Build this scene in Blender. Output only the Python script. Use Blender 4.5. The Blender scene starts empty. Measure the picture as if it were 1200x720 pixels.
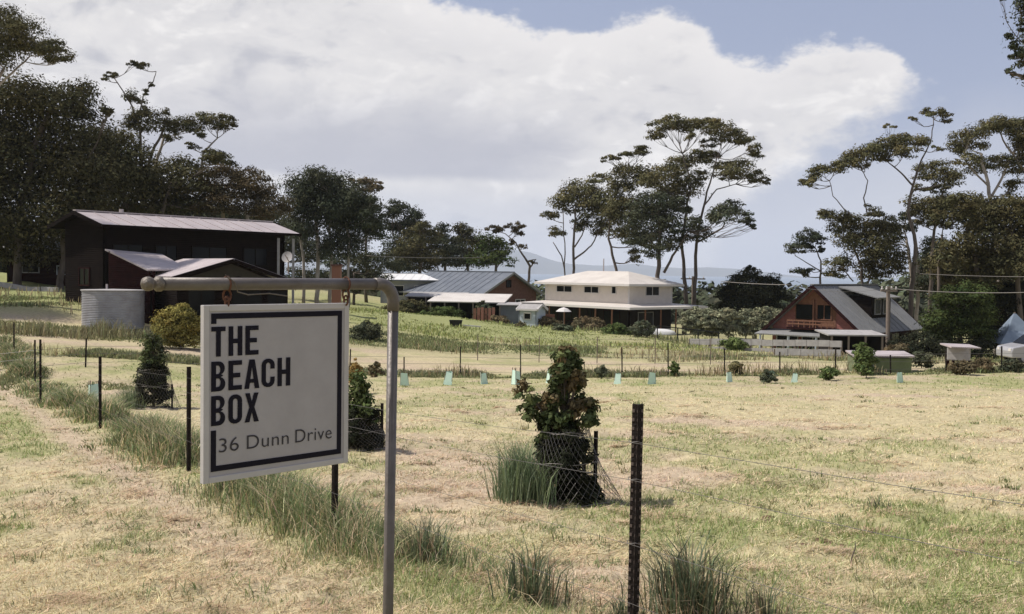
import bpy, bmesh, math, random
import numpy as np
from mathutils import Vector, Matrix
random.seed(7); RNG = np.random.default_rng(7)
SC = bpy.context.scene
COL = SC.collection
R = math.radians

# ------------------------------------------------------------------ camera
PITCH = math.atan(42 / 1200); ROLL = 0.0135; CAMZ = 1.6; FOC = 1200.0
fwd = Vector((0, math.cos(PITCH), -math.sin(PITCH)))
up0 = Vector((0, math.sin(PITCH), math.cos(PITCH)))
rt0 = Vector((1, 0, 0))
RT = rt0 * math.cos(ROLL) + up0 * math.sin(ROLL)
UP = up0 * math.cos(ROLL) - rt0 * math.sin(ROLL)
cam_d = bpy.data.cameras.new('camera'); cam = bpy.data.objects.new('camera', cam_d); COL.objects.link(cam)
cam_d.sensor_width = 36; cam_d.lens = 36 * FOC / 1200
cam_d.clip_start = 0.05; cam_d.clip_end = 20000
M3 = Matrix((RT, UP, -fwd)).transposed()
cam.matrix_world = Matrix.Translation((0, 0, CAMZ)) @ M3.to_4x4()
cam_d.dof.use_dof = False
SC.camera = cam

def P(px, py, d):
    """a point of the place, read off a sight line at distance d north of the viewpoint"""
    v = fwd * 1.0 + RT * ((px - 600) / FOC) + UP * ((360 - py) / FOC)
    v = v * (d / v.y)
    return Vector((v.x, v.y, v.z + CAMZ))

# ------------------------------------------------------------------ light
SUN_EL = R(56); SUN_AZ = R(-84)          # azimuth measured from +Y towards +X
sd = Vector((math.sin(SUN_AZ) * math.cos(SUN_EL), math.cos(SUN_AZ) * math.cos(SUN_EL), math.sin(SUN_EL)))
sl = bpy.data.lights.new('sun', 'SUN'); sl.energy = 4.8; sl.angle = R(0.5); sl.color = (1.0, 0.94, 0.86)
so = bpy.data.objects.new('sun', sl); COL.objects.link(so)
so.rotation_euler = sd.to_track_quat('Z', 'Y').to_euler()
SC.view_settings.view_transform = 'Standard'; SC.view_settings.look = 'None'
SC.view_settings.exposure = 0.0; SC.view_settings.gamma = 1.0
SC.view_settings.use_curve_mapping = False

# ------------------------------------------------------------------ world: nishita sky with a bank of cumulus
W = bpy.data.worlds.new('World'); SC.world = W; W.use_nodes = True
nt = W.node_tree; N = nt.nodes; L = nt.links; N.clear()
def mk(t, **k):
    n = N.new(t)
    for a, b in k.items(): setattr(n, a, b)
    return n
def put(sock, v):
    if hasattr(v, 'is_output') or isinstance(v, bpy.types.NodeSocket): L.new(v, sock)
    else: sock.default_value = v
def mth(op, a, b=0.0, c=0.0, clamp=False):
    n = mk('ShaderNodeMath', operation=op, use_clamp=clamp)
    put(n.inputs[0], a); put(n.inputs[1], b)
    if op in ('MULTIPLY_ADD', 'SMOOTH_MIN', 'SMOOTH_MAX'): put(n.inputs[2], c)
    return n.outputs[0]
def sstep(x, lo, hi, a=0.0, b=1.0):
    n = mk('ShaderNodeMapRange', interpolation_type='SMOOTHSTEP')
    put(n.inputs['Value'], x); n.inputs['From Min'].default_value = lo; n.inputs['From Max'].default_value = hi
    n.inputs['To Min'].default_value = a; n.inputs['To Max'].default_value = b
    return n.outputs[0]
def mixc(f, a, b):
    n = mk('ShaderNodeMix', data_type='RGBA'); put(n.inputs[0], f); put(n.inputs[6], a); put(n.inputs[7], b)
    return n.outputs[2]
def curve(x, pts, x0, x1, y0, y1):
    n = mk('ShaderNodeFloatCurve'); put(n.inputs['Value'], mth('MULTIPLY_ADD', x, 1 / (x1 - x0), -x0 / (x1 - x0), clamp=True))
    c = n.mapping.curves[0]
    P2 = [((a - x0) / (x1 - x0), (b - y0) / (y1 - y0)) for a, b in pts]
    c.points[0].location = P2[0]; c.points[1].location = P2[-1]
    for p in P2[1:-1]: c.points.new(*p)
    n.mapping.update()
    return mth('MULTIPLY_ADD', n.outputs[0], (y1 - y0), y0)
tc = mk('ShaderNodeTexCoord'); sep = mk('ShaderNodeSeparateXYZ'); L.new(tc.outputs['Generated'], sep.inputs[0])
U = mth('ARCTAN2', sep.outputs[0], sep.outputs[1]); V = mth('ARCSINE', sep.outputs[2])
cmb = mk('ShaderNodeCombineXYZ'); put(cmb.inputs[0], mth('MULTIPLY', U, 1.0)); put(cmb.inputs[1], mth('MULTIPLY', V, 1.7)); cmb.inputs[2].default_value = 3.3
def noise(scale, detail=6, rough=0.55, w=None):
    n = mk('ShaderNodeTexNoise', noise_dimensions='3D'); L.new(cmb.outputs[0], n.inputs['Vector'])
    n.inputs['Scale'].default_value = scale; n.inputs['Detail'].default_value = detail; n.inputs['Roughness'].default_value = rough
    return n.outputs[0]
n1 = noise(9, 8, 0.6); n2 = noise(28, 6, 0.62); n3 = noise(3.2, 5, 0.5)
UVd = lambda px, py: (math.atan((px - 600) / 1200), (318 + .0135 * (px - 600) - py) / 1200)
top_pts = [(-3.2, .20), (-2.3, .42), (-1.6, .30), (-1.0, .50)] + [UVd(*p) for p in [(60, -200), (330, -90), (440, -25), (500, 3), (560, 15), (640, 38), (690, 46), (715, 40), (745, 23), (775, 28), (830, 66), (870, 86), (930, 66), (975, 55), (1025, 66), (1060, 88), (1080, 118)]] + [(.48, .12), (.62, .10), (.9, .22), (1.5, .34), (2.3, .18), (3.2, .20)]
low_pts = [(-3.2, -.2), (-1.0, -.2)] + [UVd(*p) for p in [(700, 420), (840, 300), (880, 225), (930, 190), (1000, 168), (1050, 140), (1080, 118)]] + [(.48, .125), (.62, .02), (.9, -.1), (3.2, -.2)]
topE = curve(U, top_pts, -3.2, 3.2, -.3, .6); lowE = curve(U, low_pts, -3.2, 3.2, -.3, .6)
wob = mth('ADD', mth('MULTIPLY', mth('SUBTRACT', n1, .5), .06), mth('MULTIPLY', mth('SUBTRACT', n2, .5), .045))
dt = mth('ADD', mth('SUBTRACT', topE, V), wob)
m_top = sstep(dt, -.004, .012)
m_low = sstep(mth('ADD', mth('SUBTRACT', V, lowE), mth('MULTIPLY', wob, 1.6)), -.015, .03)
cover = mth('MULTIPLY', m_top, m_low)
sky = mk('ShaderNodeTexSky', sky_type='NISHITA', sun_disc=False); sky.sun_elevation = SUN_EL; sky.sun_rotation = SUN_AZ % (2 * math.pi)
sky.altitude = 50; sky.air_density = 1.0; sky.dust_density = 2.0; sky.ozone_density = 1.2
veil = mixc(sstep(V, -.02, .28, .80, .58), sky.outputs[0], (4.4, 4.75, 6.5, 1))
hz = mixc(sstep(V, .17, .0, 0.0, .80), veil, (5.9, 6.2, 7.1, 1))
wisp = mth('MULTIPLY', sstep(n3, .42, .66), sstep(V, .22, .10, 0, .6))
hz = mixc(wisp, hz, (6.6, 6.7, 7.2, 1))
# cloud shading: white rim, soft grey belly, a paler band beneath the belly
body = mixc(mth('MULTIPLY_ADD', mth('SUBTRACT', mth('MULTIPLY_ADD', n2, .35, mth('MULTIPLY', n1, .65)), .5), 2.2, .55, clamp=True), (6.2, 6.15, 6.45, 1), (8.8, 8.55, 8.4, 1))
def shifted(dx, dy, s, dtl):
    ad = mk('ShaderNodeVectorMath', operation='ADD'); L.new(cmb.outputs[0], ad.inputs[0]); ad.inputs[1].default_value = (dx, dy, 0)
    n = mk('ShaderNodeTexNoise'); L.new(ad.outputs[0], n.inputs['Vector']); n.inputs['Scale'].default_value = s; n.inputs['Detail'].default_value = dtl; n.inputs['Roughness'].default_value = .55; n.inputs['Distortion'].default_value = .35
    return n.outputs[0]
emb = mth('ADD', mth('SUBTRACT', shifted(0, 0, 13, 6), shifted(-.012, .016, 13, 6)), mth('MULTIPLY', mth('SUBTRACT', shifted(0, 0, 5, 3), shifted(-.03, .04, 5, 3)), .8))
body = mixc(sstep(emb, .03, .30), body, (5.5, 5.5, 5.95, 1)); body = mixc(sstep(emb, -.02, -.20), body, (9.4, 9.15, 9.0, 1))
body = mixc(sstep(dt, .0, .06, .0, 1.0), (8.6, 8.35, 8.3, 1), body)
Vw = mth('ADD', V, mth('MULTIPLY', mth('SUBTRACT', n1, .5), .05))
belly = mth('MULTIPLY', mth('MULTIPLY', sstep(Vw, .19, .11), sstep(mth('ADD', V, mth('MULTIPLY', mth('SUBTRACT', n2, .5), .012)), .082, .094)), sstep(mth('ADD', U, mth('MULTIPLY', n1, .12)), .16, .03))
body = mixc(mth('MULTIPLY', belly, .9), body, (4.9, 4.95, 5.6, 1))
body = mixc(mth('MULTIPLY', sstep(V, .09, .06), .6), body, (6.1, 6.2, 6.8, 1))
final = mixc(cover, hz, body)
below = mixc(sstep(V, -.004, -.03), final, (2.6, 2.6, 2.4, 1))
bg = mk('ShaderNodeBackground'); L.new(below, bg.inputs[0]); bg.inputs[1].default_value = 0.1
wo = mk('ShaderNodeOutputWorld'); L.new(bg.outputs[0], wo.inputs[0])

# ------------------------------------------------------------------ helpers
def tag(o, label=None, cat=None, group=None, kind=None):
    if label: o['label'] = label
    if cat: o['category'] = cat
    if group: o['group'] = group
    if kind: o['kind'] = kind
    return o
def empty(name, loc, label, cat, group=None, rz=0):
    o = bpy.data.objects.new(name, None); COL.objects.link(o); o.location = loc; o.rotation_euler = (0, 0, rz)
    o.empty_display_size = .2
    WM[o.name] = Matrix.Translation(loc) @ Matrix.Rotation(rz, 4, 'Z')
    return tag(o, label, cat, group)
WM = {}
class MB:
    def __init__(s): s.v = []; s.f = []
    def quad(s, *p):
        b = len(s.v); s.v += [tuple(q) for q in p]; s.f.append(tuple(range(b, b + len(p)))); return s
    def hexa(s, c):                      # 8 corners: bottom 4 ccw, top 4 ccw
        b = len(s.v); s.v += [tuple(q) for q in c]
        for f in ((3, 2, 1, 0), (4, 5, 6, 7), (0, 1, 5, 4), (1, 2, 6, 5), (2, 3, 7, 6), (3, 0, 4, 7)): s.f.append(tuple(b + i for i in f))
        return s
    def box(s, c, sx, sy, sz, rz=0, M=None):
        c = Vector(c); Rz = Matrix.Rotation(rz, 3, 'Z') if M is None else M
        pts = [c + Rz @ Vector((x * sx / 2, y * sy / 2, z * sz / 2)) for z in (-1, 1) for x, y in ((-1, -1), (1, -1), (1, 1), (-1, 1))]
        return s.hexa(pts)
    def bar(s, a, b, w, h=None):
        a = Vector(a); b = Vector(b); d = (b - a); l = d.length; d.normalize(); h = h or w
        q = Vector((0, 0, 1)) if abs(d.z) < .95 else Vector((1, 0, 0))
        x = d.cross(q).normalized(); y = x.cross(d)
        return s.box((a + b) / 2, w, h, l, M=Matrix((x, y, d)).transposed())
    def slab(s, p, t):                   # roof sheet: polygon p (4 or 3 pts) with thickness t downwards along its normal
        p = [Vector(q) for q in p]; n = (p[1] - p[0]).cross(p[-1] - p[0]).normalized()
        if n.z < 0: n = -n
        q = [a - n * t for a in p]; b = len(s.v); k = len(p)
        s.v += [tuple(a) for a in p + q]; s.f.append(tuple(range(b, b + k))); s.f.append(tuple(range(b + 2 * k - 1, b + k - 1, -1)))
        for i in range(k):
            j = (i + 1) % k; s.f.append((b + i, b + k + i, b + k + j, b + j))
        return s
    def tube(s, pts, r, n=8, cap=True):
        pts = [Vector(p) for p in pts]; rs = r if hasattr(r, '__len__') else [r] * len(pts)
        prev = None; rings = []
        for i, p in enumerate(pts):
            t = (pts[min(i + 1, len(pts) - 1)] - pts[max(i - 1, 0)]).normalized()
            if prev is None:
                q = Vector((0, 0, 1)) if abs(t.z) < .9 else Vector((1, 0, 0)); x = t.cross(q).normalized()
            else: x = (prev - t * prev.dot(t)).normalized()
            prev = x; y = t.cross(x); b = len(s.v); rings.append(b)
            for k in range(n):
                a = 2 * math.pi * k / n; s.v.append(tuple(p + (x * math.cos(a) + y * math.sin(a)) * rs[i]))
        for i in range(len(rings) - 1):
            for k in range(n):
                s.f.append((rings[i] + k, rings[i] + (k + 1) % n, rings[i + 1] + (k + 1) % n, rings[i + 1] + k))
        if cap:
            s.f.append(tuple(rings[0] + k for k in reversed(range(n)))); s.f.append(tuple(rings[-1] + k for k in range(n)))
        return s
    def lathe(s, prof, c, n=24, sx=1, sy=1):
        c = Vector(c); rings = []
        for r, z in prof:
            rings.append(len(s.v))
            for k in range(n):
                a = 2 * math.pi * k / n; s.v.append((c.x + r * math.cos(a) * sx, c.y + r * math.sin(a) * sy, c.z + z))
        for i in range(len(rings) - 1):
            for k in range(n): s.f.append((rings[i] + k, rings[i] + (k + 1) % n, rings[i + 1] + (k + 1) % n, rings[i + 1] + k))
        s.f.append(tuple(rings[0] + k for k in reversed(range(n)))); s.f.append(tuple(rings[-1] + k for k in range(n)))
        return s
    def build(s, name, m, parent=None, smooth=False, bevel=0, local=False):
        me = bpy.data.meshes.new(name)
        v = s.v
        if parent is not None and not local:
            Mi = full(parent).inverted(); v = [tuple(Mi @ Vector(q)) for q in v]
        me.from_pydata(v, [], s.f); me.materials.append(m); me.update()
        if smooth: me.polygons.foreach_set('use_smooth', [True] * len(me.polygons))
        o = bpy.data.objects.new(name, me); COL.objects.link(o)
        if parent is not None: o.parent = parent
        WM[o.name] = full(parent) if parent is not None else Matrix.Identity(4)
        if bevel:
            b = o.modifiers.new('bevel', 'BEVEL'); b.width = bevel; b.segments = 2; b.limit_method = 'ANGLE'
        return o
def full(o): return WM.get(o.name, Matrix.Identity(4))
def np_mesh(name, Vt, F, m, col=None, parent=None, smooth=False):
    Vt = np.asarray(Vt, dtype=np.float32).reshape(-1, 3)
    if parent is not None:
        Mi = np.array(full(parent).inverted(), dtype=np.float32); Vt = Vt @ Mi[:3, :3].T + Mi[:3, 3]
    F = np.asarray(F, dtype=np.int32); k = F.shape[1]; me = bpy.data.meshes.new(name)
    me.vertices.add(len(Vt)); me.vertices.foreach_set('co', Vt.ravel())
    me.loops.add(F.size); me.loops.foreach_set('vertex_index', F.ravel())
    me.polygons.add(len(F)); me.polygons.foreach_set('loop_start', np.arange(0, F.size, k, dtype=np.int32))
    me.update(calc_edges=True); me.materials.append(m)
    if smooth: me.polygons.foreach_set('use_smooth', np.ones(len(F), dtype=bool))
    if col is not None:
        a = me.color_attributes.new('Col', 'FLOAT_COLOR', 'POINT')
        c = np.ones((len(Vt), 4), dtype=np.float32); c[:, :3] = col; a.data.foreach_set('color', c.ravel())
    o = bpy.data.objects.new(name, me); COL.objects.link(o)
    if parent is not None: o.parent = parent
    WM[o.name] = full(parent) if parent is not None else Matrix.Identity(4)
    return o
def copy_tree(o, parent=None, loc=None, rz=None):
    c = o.copy(); COL.objects.link(c); c.parent = parent
    if loc is not None: c.location = loc
    if rz is not None: c.rotation_euler = (0, 0, rz)
    for ch in [q for q in COL.objects if q.parent == o]: copy_tree(ch, c)
    return c

# materials
def mat(name, color, rough=.8, metal=0, nscale=0, namt=.0, bump=0, bscale=40, col2=None, attr=False, trans=0, spec=.3, wave=None, cs=(1, 1, 1)):
    m = bpy.data.materials.new(name); m.use_nodes = True; nn = m.node_tree.nodes; ll = m.node_tree.links
    b = nn['Principled BSDF']; b.inputs['Roughness'].default_value = rough; b.inputs['Metallic'].default_value = metal
    b.inputs['Specular IOR Level'].default_value = spec
    b.inputs['Base Color'].default_value = (*color, 1)
    tcn = nn.new('ShaderNodeTexCoord'); mp = nn.new('ShaderNodeMapping'); ll.new(tcn.outputs['Object'], mp.inputs[0]); mp.inputs['Scale'].default_value = cs
    src = None
    if attr:
        a = nn.new('ShaderNodeAttribute'); a.attribute_name = 'Col'; src = a.outputs['Color']
    if nscale:
        t = nn.new('ShaderNodeTexNoise'); t.inputs['Scale'].default_value = nscale; t.inputs['Detail'].default_value = 6; t.inputs['Roughness'].default_value = .65
        ll.new(mp.outputs[0], t.inputs['Vector'])
        r = nn.new('ShaderNodeMapRange'); ll.new(t.outputs[0], r.inputs[0]); r.inputs[1].default_value = .3; r.inputs[2].default_value = .7
        mx = nn.new('ShaderNodeMix'); mx.data_type = 'RGBA'; ll.new(r.outputs[0], mx.inputs[0])
        c2 = col2 or tuple(c * (1 - namt) for c in color)
        if src is not None:
            mu = nn.new('ShaderNodeMix'); mu.data_type = 'RGBA'; mu.blend_type = 'MULTIPLY'; mu.inputs[0].default_value = 1
            mx.inputs[6].default_value = (1, 1, 1, 1); mx.inputs[7].default_value = (1 - namt,) * 3 + (1,)
            ll.new(src, mu.inputs[6]); ll.new(mx.outputs[2], mu.inputs[7]); src = mu.outputs[2]
        else:
            mx.inputs[6].default_value = (*color, 1); mx.inputs[7].default_value = (*c2, 1); src = mx.outputs[2]
    if src is not None: ll.new(src, b.inputs['Base Color'])
    hgt = None
    if bump:
        t = nn.new('ShaderNodeTexNoise'); t.inputs['Scale'].default_value = bscale; t.inputs['Detail'].default_value = 5; ll.new(mp.outputs[0], t.inputs['Vector']); hgt = t.outputs[0]
    if wave:
        w = nn.new('ShaderNodeTexWave'); w.wave_type = 'BANDS'; w.bands_direction = wave[0]; w.inputs['Scale'].default_value = wave[1]; ll.new(mp.outputs[0], w.inputs['Vector'])
        hgt = w.outputs[1] if hgt is None else hgt
        if bump:
            ad = nn.new('ShaderNodeMath'); ad.operation = 'ADD'; ll.new(w.outputs[1], ad.inputs[0]); ll.new(hgt, ad.inputs[1]); hgt = ad.outputs[0]
    if hgt is not None:
        bp = nn.new('ShaderNodeBump'); bp.inputs['Strength'].default_value = bump or .5; bp.inputs['Distance'].default_value = wave[2] if wave else .02
        ll.new(hgt, bp.inputs['Height']); ll.new(bp.outputs[0], b.inputs['Normal'])
    if trans:
        tr = nn.new('ShaderNodeBsdfTranslucent'); ms = nn.new('ShaderNodeMixShader'); ms.inputs[0].default_value = trans
        if src is not None: ll.new(src, tr.inputs[0])
        else: tr.inputs[0].default_value = (*color, 1)
        ll.new(b.outputs[0], ms.inputs[1]); ll.new(tr.outputs[0], ms.inputs[2]); ll.new(ms.outputs[0], nn['Material Output'].inputs[0])
    return m
MT = dict(
    leaf=mat('leaf', (.08, .09, .05), rough=.9, attr=True, trans=.08, spec=.0),
    grass=mat('grass_blade', (.2, .2, .1), rough=.75, attr=True, trans=.25, spec=.15),
    bark=mat('bark', (.17, .14, .115), rough=.9, nscale=3, col2=(.07, .055, .045), bump=.6, bscale=8, cs=(1, 1, .3)),
    palebark=mat('pale_bark', (.42, .38, .34), rough=.8, nscale=2, col2=(.20, .16, .13), bump=.4, bscale=6, cs=(1, 1, .3)),
    steel=mat('galvanised_steel', (.155, .138, .128), rough=.45, metal=.2, nscale=14, col2=(.105, .09, .08), bump=.12, bscale=60),
    cap=mat('pitted_cap', (.20, .18, .155), rough=.5, metal=.25, nscale=70, col2=(.11, .085, .065), bump=.35, bscale=90),
    rust=mat('rust', (.16, .07, .04), rough=.85, nscale=60, col2=(.07, .03, .02), bump=.5, bscale=120),
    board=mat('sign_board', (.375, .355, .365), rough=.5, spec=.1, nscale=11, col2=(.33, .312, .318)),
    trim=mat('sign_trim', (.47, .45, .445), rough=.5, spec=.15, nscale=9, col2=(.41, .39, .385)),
    ink=mat('sign_ink', (.010, .009, .016), rough=.6, spec=.1),
    ink2=mat('sign_ink_fine', (.05, .046, .05), rough=.6, spec=.1),
    blackpost=mat('bitumen_post', (.014, .011, .010), rough=.6, spec=.15, nscale=35, col2=(.028, .02, .017), bump=.5, bscale=60),
    wire=mat('wire', (.24, .22, .20), rough=.5, metal=.6),
    darkwire=mat('dark_wire', (.16, .15, .14), rough=.5, metal=.5),
    pole=mat('pole_wood', (.26, .21, .17), rough=.85, nscale=4, col2=(.15, .12, .1), cs=(3, 3, .5)),
    darkwood=mat('dark_timber', (.012, .008, .007), rough=.95, spec=.05, nscale=3, col2=(.007, .005, .005), wave=('Z', 3.2, .02)),
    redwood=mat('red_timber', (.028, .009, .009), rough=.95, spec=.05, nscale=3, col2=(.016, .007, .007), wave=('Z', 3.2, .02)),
    tin=mat('weathered_tin', (.50, .44, .43), rough=.5, metal=.0, nscale=.9, col2=(.37, .32, .315), wave=('X', 4, .03)),
    paletin=mat('pale_tin', (.66, .615, .56), rough=.5, nscale=.8, col2=(.52, .475, .43), wave=('X', 4, .02)),
    whitetin=mat('white_tin', (.78, .77, .75), rough=.4, nscale=.6, col2=(.66, .65, .63)),
    greytin=mat('blue_grey_tin', (.17, .185, .21), rough=.5, nscale=1.2, col2=(.105, .12, .145), wave=('X', 4, .03)),
    slate=mat('slate_roof', (.25, .25, .245), rough=.6, nscale=1.5, col2=(.19, .19, .188), wave=('X', 3, .03)),
    brick=mat('brown_brick', (.17, .085, .065), rough=.9, nscale=5, col2=(.10, .05, .042), bump=.3, bscale=20),
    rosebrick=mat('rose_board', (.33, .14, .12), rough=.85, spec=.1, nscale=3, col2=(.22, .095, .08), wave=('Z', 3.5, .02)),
    orangewood=mat('oiled_timber', (.25, .125, .08), rough=.8, spec=.1, nscale=4, col2=(.15, .075, .05)),
    whitewall=mat('cream_weatherboard', (.70, .64, .575), rough=.75, nscale=2, col2=(.61, .555, .50), wave=('Z', 3.3, .03)),
    greywall=mat('grey_wall', (.33, .33, .34), rough=.8, nscale=2, col2=(.24, .24, .25)),
    bluewall=mat('pale_blue_wall', (.50, .55, .60), rough=.7, nscale=2, col2=(.42, .47, .52)),
    fascia=mat('fascia', (.6, .57, .54), rough=.6),
    glass=mat('window_glass', (.006, .007, .009), rough=.2, spec=.12),
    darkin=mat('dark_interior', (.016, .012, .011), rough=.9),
    frame=mat('window_frame', (.55, .52, .48), rough=.6),
    tank=mat('tank_steel', (.43, .43, .46), rough=.5, metal=.2, nscale=1.6, col2=(.28, .27, .28), wave=('Z', 4.2, .03)),
    sleeve=mat('green_sleeve', (.70, .88, .77), rough=.5, trans=.15, spec=.3, nscale=5, col2=(.58,.78,.67)),
    paint=mat('car_paint', (.34, .34, .36), rough=.25, spec=.6),
    rubber=mat('rubber', (.02, .02, .02), rough=.8),
    tarp=mat('blue_tarp', (.22, .27, .34), rough=.7, nscale=2, col2=(.15, .19, .25), bump=.5, bscale=3),
    holes=mat('worn_notch', (.13, .10, .085), rough=.8),
    soil=mat('soil', (.16, .09, .06), rough=1, nscale=30, col2=(.08, .05, .035)),
    gableboard=mat('gable_board', (.045, .042, .034), rough=.9, spec=.1, nscale=3, col2=(.03, .028, .024)),
    blackp=mat('black_plastic', (.015, .015, .017), rough=.5),
    hut=mat('hut_side', (.17, .20, .10), rough=.8, nscale=3, col2=(.10, .12, .07)),
    rail=mat('pale_rail', (.40, .385, .37), rough=.85, nscale=3, col2=(.27, .255, .25)),
    terracotta=mat('terracotta', (.26, .12, .08), rough=.8),
)

# ------------------------------------------------------------------ terrain
def vnoise(x, y, seed=0):
    xi = np.floor(x).astype(np.int64); yi = np.floor(y).astype(np.int64); fx = x - xi; fy = y - yi
    fx = fx * fx * (3 - 2 * fx); fy = fy * fy * (3 - 2 * fy)
    def h(a, b):
        n = (a * 374761393 + b * 668265263 + seed * 1274126177) & 0x7fffffff
        n = ((n ^ (n >> 13)) * 1274126177) & 0x7fffffff
        return ((n ^ (n >> 16)) & 0xffff) / 65535.0
    return (h(xi, yi) * (1 - fx) + h(xi + 1, yi) * fx) * (1 - fy) + (h(xi, yi + 1) * (1 - fx) + h(xi + 1, yi + 1) * fx) * fy
def fbm(x, y, o=4, seed=0, g=.5):
    s = 0; a = 1; t = 0
    for i in range(o): s = s + a * vnoise(x * 2 ** i + 17.3 * i, y * 2 ** i - 9.1 * i, seed + i); t += a; a *= g
    return s / t
def smooth(x, a, b):
    t = np.clip((x - a) / (b - a), 0, 1); return t * t * (3 - 2 * t)
def plane(x, y): return -.0583 * y + .0135 * x
CP = []
for d in (2, 8, 16, 24, 31):
    for u in (-.55, -.25, 0, .25, .55): CP.append((u * d, d, plane(u * d, d)))
for px, py, d in [(600, 443, 35), (900, 440, 35), (1200, 436, 35), (300, 437, 34), (420, 441, 34.5), (50, 428, 31), (-100, 415, 33),
                  (600, 428, 42), (900, 430, 42), (1200, 431, 41), (420, 424, 41), (180, 412, 38), (50, 402, 38),
                  (600, 415, 50), (450, 405, 50), (900, 420, 52), (1150, 426, 50), (180, 395, 44), (133, 383, 46), (50, 386, 44),
                  (600, 396, 62), (480, 388, 60), (800, 405, 64), (1000, 421, 64), (1170, 424, 58),
                  (500, 372, 72), (560, 377, 76), (700, 388, 82), (860, 400, 80), (1150, 420, 70), (1250, 420, 70),
                  (90, 357, 51), (300, 372, 56), (40, 345, 58), (0, 352, 54), (-80, 340, 60), (20, 326, 72), (-100, 315, 80), (200, 345, 75), (400, 362, 85),
                  (200, 320, 120), (0, 300, 120), (450, 350, 115), (650, 375, 120), (850, 385, 120), (1050, 400, 105), (1250, 395, 105),
                  (300, 345, 180), (700, 365, 180), (1100, 380, 180), (0, 300, 170)]:
    q = P(px, py, d); CP.append((q.x, q.y, q.z))
CP = np.array(CP)
def _k(r2): return np.where(r2 > 0, r2 * np.log(np.maximum(r2, 1e-9)) * .5, 0)
_n = len(CP); _S = 50.
_A = np.zeros((_n + 3, _n + 3)); _xy = CP[:, :2] / _S
_A[:_n, :_n] = _k(((_xy[:, None] - _xy[None]) ** 2).sum(-1)) + np.eye(_n) * .002
_A[:_n, _n] = 1; _A[:_n, _n + 1:] = _xy; _A[_n:, :_n] = _A[:_n, _n:].T
_w = np.linalg.solve(_A, np.concatenate([CP[:, 2], np.zeros(3)]))
def base_h(x, y):
    x = np.asarray(x, float); y = np.asarray(y, float); sh = x.shape; X = x.ravel() / _S; Y = y.ravel() / _S
    out = np.zeros(len(X))
    for i in range(0, len(X), 20000):
        a = X[i:i + 20000]; b = Y[i:i + 20000]
        r2 = (a[:, None] - _xy[None, :, 0]) ** 2 + (b[:, None] - _xy[None, :, 1]) ** 2
        out[i:i + 20000] = _k(r2) @ _w[:_n] + _w[_n] + _w[_n + 1] * a + _w[_n + 2] * b
    tps = out.reshape(sh)
    r = np.hypot(x, y); near = 1 - smooth(y, 24, 32); near = np.where(y < 24, 1, near)
    h = near * np.clip(plane(x, y), -6, 4) + (1 - near) * tps
    dome = 40 * smooth(-x, 90, 500) * 0
    far = smooth(r, 170, 330)
    return h * (1 - far) + (-22) * far
FA = np.array([.55, 4.57]); FB = np.array([-9.7, 22.2]); FD = (FB - FA) / np.linalg.norm(FB - FA); FN = np.array([FD[1], -FD[0]])   # FN points into the paddock
def fdist(x, y): return (x - FA[0]) * FN[0] + (y - FA[1]) * FN[1]       # signed distance from the near fence (paddock +)
def ground(x, y, detail=True):
    x = np.asarray(x, float); y = np.asarray(y, float)
    h = base_h(x, y)
    if detail:
        r = np.hypot(x, y); k = np.clip(1.3 - r / 60, 0, 1)
        h = h + k * ((fbm(x * 1.1, y * 1.1, 3, 5) - .5) * .12 + (fbm(x * 5, y * 5, 3, 9, .6) - .5) * .085)
        fd = fdist(x, y); h = h + .05 * np.exp(-((fd + .15) / .35) ** 2) * smooth(40 - r, 0, 10)
        h = h - .03 * np.exp(-((fd + 2.3) / .3) ** 2) * smooth(30 - r, 0, 10)
        h = h + (fbm(x * .25, y * .25, 3, 31) - .5) * .6 * smooth(r, 44, 70)
    return h
def gz(x, y): return float(ground(np.array([x]), np.array([y]))[0])
def G(px, d, dz=0):
    """ground point seen in column px at distance d"""
    q = P(px, 400, d); return Vector((q.x, q.y, gz(q.x, q.y) + dz))

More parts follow.
